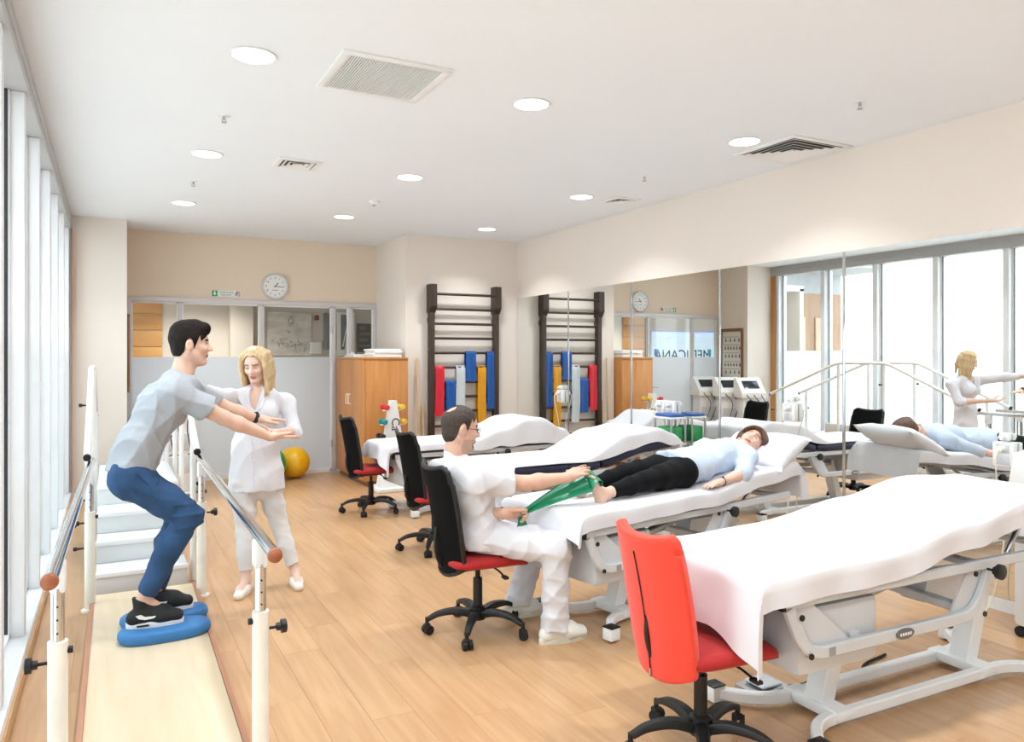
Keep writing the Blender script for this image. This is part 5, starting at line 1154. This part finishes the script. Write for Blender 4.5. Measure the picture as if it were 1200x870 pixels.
# scrub top
v = Vol(lo, hi, .006); th_torso(v, .014); dN, dF = nrm(teN-tsN), nrm(teF-tsF)
v.cone(tsN, tsN+dN*.20, .074, .082, .04, cut=[(tsN+dN*.20, dN)]); v.cone(tsF, tsF+dF*.2, .074, .08, .04, cut=[(tsF+dF*.2, dF)])
v.cone(tn+A3(0, 0, -.03), tn+A3(.006, 0, .03), .078, .07, .02, cut=[(tn+A3(.0, 0, .022), (.45, 0, 1))])
v.cone(tp+A3(-.01, 0, -.035), tw, .125, .128, .03, ((0, 1, 0), 1.45)); v.cone(A3(1.84, 3.98, .55), A3(1.94, 3.97, .59), .11, .085, .04, ((0, 1, 0), 1.6)); v.cut(A3(0, 0, .50), (0, 0, -1))
v.wrinkle(.016, 36, [(.6, .2, .75), (-.8, .1, .6), (1, .3, .2)], 8); v.wrinkle(.003, 60, [(.7, .1, -.7)], 9); a, b = v.mesh('scrub_top'); vmesh('scrub_top', a, b, M_scrub, th)
# trousers
v = Vol(lo, hi, .006); v.cone(thN, thF, .105, .105, .03)
for hp, kn, ak in ((thN, tkN, taN), (thF, tkF, taF)):
    e = ak+A3(0, 0, -.015); v.chain(limb((hp, .098), (hp*.4+kn*.6, .094), (kn, .080)), .03); v.cone(kn, kn*.5+ak*.5, .080, .074, .03); v.cone(kn*.5+ak*.5, e, .074, .077, .02, cut=[(e, (0, 0, -1))])
v.cut(A3(0, 0, .484), (0, 0, -1), (1.5, 3.4, .3), (1.92, 4.4, .6)); v.wrinkle(.016, 46, [(.5, .2, .8), (.1, 0, 1), (1, .2, -.4)], 10); a, b = v.mesh('trousers'); vmesh('trousers', a, b, M_scrub, th)
M_clog = mat('off_white_leather', 'e4e2da', .5)
for ak, d in ((taN, (1, -.05)), (taF, (1, -.05))): shoe(th, ak+A3(.0, 0, 0), d, 0, M_clog, .29, black=False, sole=mat('cream_sole', 'd9d4c4', .6), w=.05)
MB().tube([twF+nrm(twF-teF)*-.02+A3(.0, .03*math.cos(t), .03*math.sin(t)) for t in [2*PI*i/16 for i in range(17)]], .006, 6).build('wristband', M_dark, th, True)

# ---------------------------------------------------------------- the patient lying on the second bed
B0 = A3(2.15, 3.75, 0); e1 = A3(math.cos(RZ2), math.sin(RZ2), 0); e2 = A3(-math.sin(RZ2), math.cos(RZ2), 0)
Lp = lambda x, y, z: B0+e1*x+e2*y+A3(0, 0, z)
Ld = lambda x, y, z: nrm(e1*x+e2*y+A3(0, 0, z))
M_skin4 = skinm('skin_warm', 'dfb9a6')
pt = person('woman in pale blue shirt and black leggings lying on the bed with eyes closed', tuple(Lp(1.0, -.05, .745)))
hcp = Lp(1.89, -.07, .965); hfp = Ld(-.42, -.50, .76); hup = Ld(.88, -.02, .47); HP = .97
pe, pw_, pc, pn = Lp(1.08, -.05, .855), Lp(1.28, -.05, .865), Lp(1.52, -.05, .895), Lp(1.73, -.06, .935)
psN, psF = Lp(1.66, -.215, .905), Lp(1.66, .115, .905)
peN, pwN = Lp(1.45, -.315, .815), Lp(1.22, -.305, .785); peF, pwF = Lp(1.42, .25, .83), Lp(1.2, .2, .84)
phN, phF = Lp(1.06, -.14, .845), Lp(1.06, .04, .845); pkN, pkF = Lp(.68, -.16, .83), Lp(.70, .03, .845); paN, paF = Lp(.34, -.165, .79), Lp(.36, .02, .80)
def pt_torso(v, g):
    v.cone(pe, pw_, .098+g, .084+g, .05, (e2, 1.45)); v.cone(pw_, pc, .084+g, .096+g, .05, (e2, 1.42)); v.cone(pc, pn-e1*.05, .096+g, .07+g, .04, (e2, 1.45)); v.cone(psN, psF, .052+g, .052+g, .05)
    for s in (-1, 1): v.ell(Lp(1.50, -.05+s*.075, .955), A3(.06, .06, .045)+g, None, .04)
lo, hi = np.minimum(Lp(.1, -.5, .68), Lp(2.2, -.5, .68)), np.maximum(Lp(.1, .5, 1.2), Lp(2.2, .5, 1.2))
v = Vol(lo, hi, .0055); pt_torso(v, -.012); Pp, Rp = head(v, hcp, hfp, hup, HP, True, .9); v.cone(pn-e1*.03, Pp(-.015, 0, -.07), .052, .047, .03)
for hp, kn, ak in ((phN, pkN, paN), (phF, pkF, paF)):
    v.chain(limb((hp, .085), (kn, .05)), .03); v.chain(limb((kn, .05), (kn*.65+ak*.35, .048), (ak, .030)), .02)
    he = ak+Ld(-.6, 0, -.5)*.045; bl = ak+Ld(-.75, 0, .62)*.12; v.cone(ak, he, .030, .027, .02); v.cone(he, bl, .024, .027, .025, (e2, 1.25)); v.cone(ak, bl, .028, .022, .02, (e2, 1.2))
    for i in range(5): o = (i-2)*.0165; d = Ld(-.55, 0, .83); p = bl+e2*o+d*(.005); v.cone(p, p+d*(.042-.004*abs(i-1.2)), .0105, .0085, .004)
for sh, el, wr in ((psN, peN, pwN), (psF, peF, pwF)): v.chain(limb((sh, .045), (el, .036), (el*.7+wr*.3, .036), (wr, .023)), .02)
hand(v, pwN, Ld(-1, -.06, -.06), Ld(0, 0, -1), Ld(.1, 1, 0), (.06, .12, .12), (.5, .15), .9); hand(v, pwF, Ld(-1, -.2, .02), Ld(0, 0, -1), Ld(.1, -1, 0), (.06, .12, .12), (.5, .15), .9)
Pq, Q = v.mesh('body'); hairm4 = mat('auburn_brown_hair', '5e3f2b', .5, var=.4, scale=70, bump=.5, bscale=140)
vmesh('body', Pq, Q, [M_skin4, mat('lip_pink', 'c26a68', .4), hairm4], pt, lipbrow(Pp, hcp, hfp, hup, HP, Pq, Q)); eyes(pt, Pp, Rp, HP, True, M_skin4)
hv = Vol(hcp-.24, hcp+.24, .0045); hair_cap(hv, Pp, Rp, HP, .034, .080, -.01, -.10)
for i in range(22):
    s = -1 if i % 2 else 1; t = (i//2)/10; top = Pp(.04-.1*t, s*.03, .112); mid = Pp(.0-.09*t, s*.086, .03); end = Pp(-.07-.06*t+.02*math.sin(i), s*(.095+.015*math.sin(i*1.7)), -.06-.02*math.sin(i*2.3))
    hv.chain(limb((top, .022), (mid, .025), (end, .014)), .012)
hv.wrinkle(.002, 140, [(1, .4, 0), (.3, 1, .3)], 5); a, b = hv.mesh('hair'); vmesh('hair', a, b, hairm4, pt)
M_shirt = mat('pale_blue_cotton', 'c3d2e6', .8, var=.04, scale=20, bump=.25, bscale=40)
v = Vol(lo, hi, .006); pt_torso(v, .014); v.cone(Lp(1.02, -.05, .86), pw_, .112, .105, .04, (e2, 1.5)); v.cut(Lp(1.03, 0, 0), -e1)
for sh, el, wr, k in ((psN, peN, pwN, .12), (psF, peF, pwF, .12)):
    en = el*(1-k)+wr*k; v.chain(limb((sh, .062), (el, .055)), .03); v.cone(el, en, .055, .05, .02, cut=[(en, nrm(wr-el))])
v.cone(pn-e1*.04, pn+e1*.01, .066, .058, .02); v.wrinkle(.012, 46, [(.8, .3, .3), (.2, 1, .3), (.6, -.7, .3)], 12); a, b = v.mesh('shirt'); vmesh('shirt', a, b, M_shirt, pt)
M_leg = mat('black_leggings', '08090c', .85, spec=.2, var=.2, scale=10)
v = Vol(lo, hi, .006); v.cone(phN, phF, .098, .098, .04)
for hp, kn, ak in ((phN, pkN, paN), (phF, pkF, paF)):
    e = kn*.18+ak*.82; v.chain(limb((hp, .096), (hp*.4+kn*.6, .074), (kn, .060)), .03); v.chain(limb((kn, .058), (kn*.65+ak*.35, .056)), .02); v.cone(kn*.65+ak*.35, e, .056, .040, .01, cut=[(e, nrm(ak-kn))])
v.wrinkle(.0025, 60, [(1, .1, .2)], 13); a, b = v.mesh('leggings'); vmesh('leggings', a, b, M_leg, pt)
wd = nrm(pwN-peN); MB().tube([pwN-wd*.03+e2*.027*math.cos(t)+A3(0, 0, .026*math.sin(t)) for t in [2*PI*i/18 for i in range(19)]], .003, 6).ball(pwN-wd*.03+A3(0, 0, .028)-e2*.006, .007, 6).build('bracelet', M_dark, pt, True)
# ---------------------------------------------------------------- the green elastic band, foot to hand
hd = twF+nrm(A3(.95, -.2, -.05))*.085+nrm(A3(.1, -1, -.35))*.012
bl = paN+Ld(-.75, 0, .62)*.125
def gb(u, v):
    c = v-.5
    if u < .72:
        t = u/.72; w = .012+.065*t**.8; p = A3(hd)*(1-t)+(bl+Ld(-.8, 0, .5)*.02)*t; wd = nrm(e2*.55+A3(0, 0, .8)*(1-.2*t)+e1*.25); fold = .010*math.sin(c*11)*(1-t*.6)
        return tuple(p+wd*w*2*c+Ld(-.5, -.6, .5)*fold+A3(0, 0, .012*math.sin(PI*t)))
    t = (u-.72)/.28; a = t*PI; w = .077; cen = bl
    return tuple(cen+Ld(-.8, 0, .5)*.04*math.cos(a)+Ld(.5, 0, .8)*(.045*math.sin(a))+nrm(e2*.75+A3(0, 0, .55)*(1-t)+e1*.2)*w*2*c*(1-.25*t))
M_green = mat('green_latex', '14805a', .35, var=.08, scale=20)
gt = thing('exercise_band', 'green elastic exercise band stretched from the patient\'s foot to the therapist\'s hand', 'exercise band', tuple(hd))
MB().shell(gb, 48, 14, .002).build('stretched_band', M_green, gt, True, 70)
MB().shell(lambda u, v: tuple(A3(hd)+A3(.012*math.sin(u*2), -.004, -.01-.085*u)+nrm(e1*.8+A3(0, -.4, .1))*(.012+.028*u)*(v-.5)*2+A3(0, .008*math.sin(v*9), 0)), 14, 10, .002).build('loose_end', M_green, gt, True, 70)
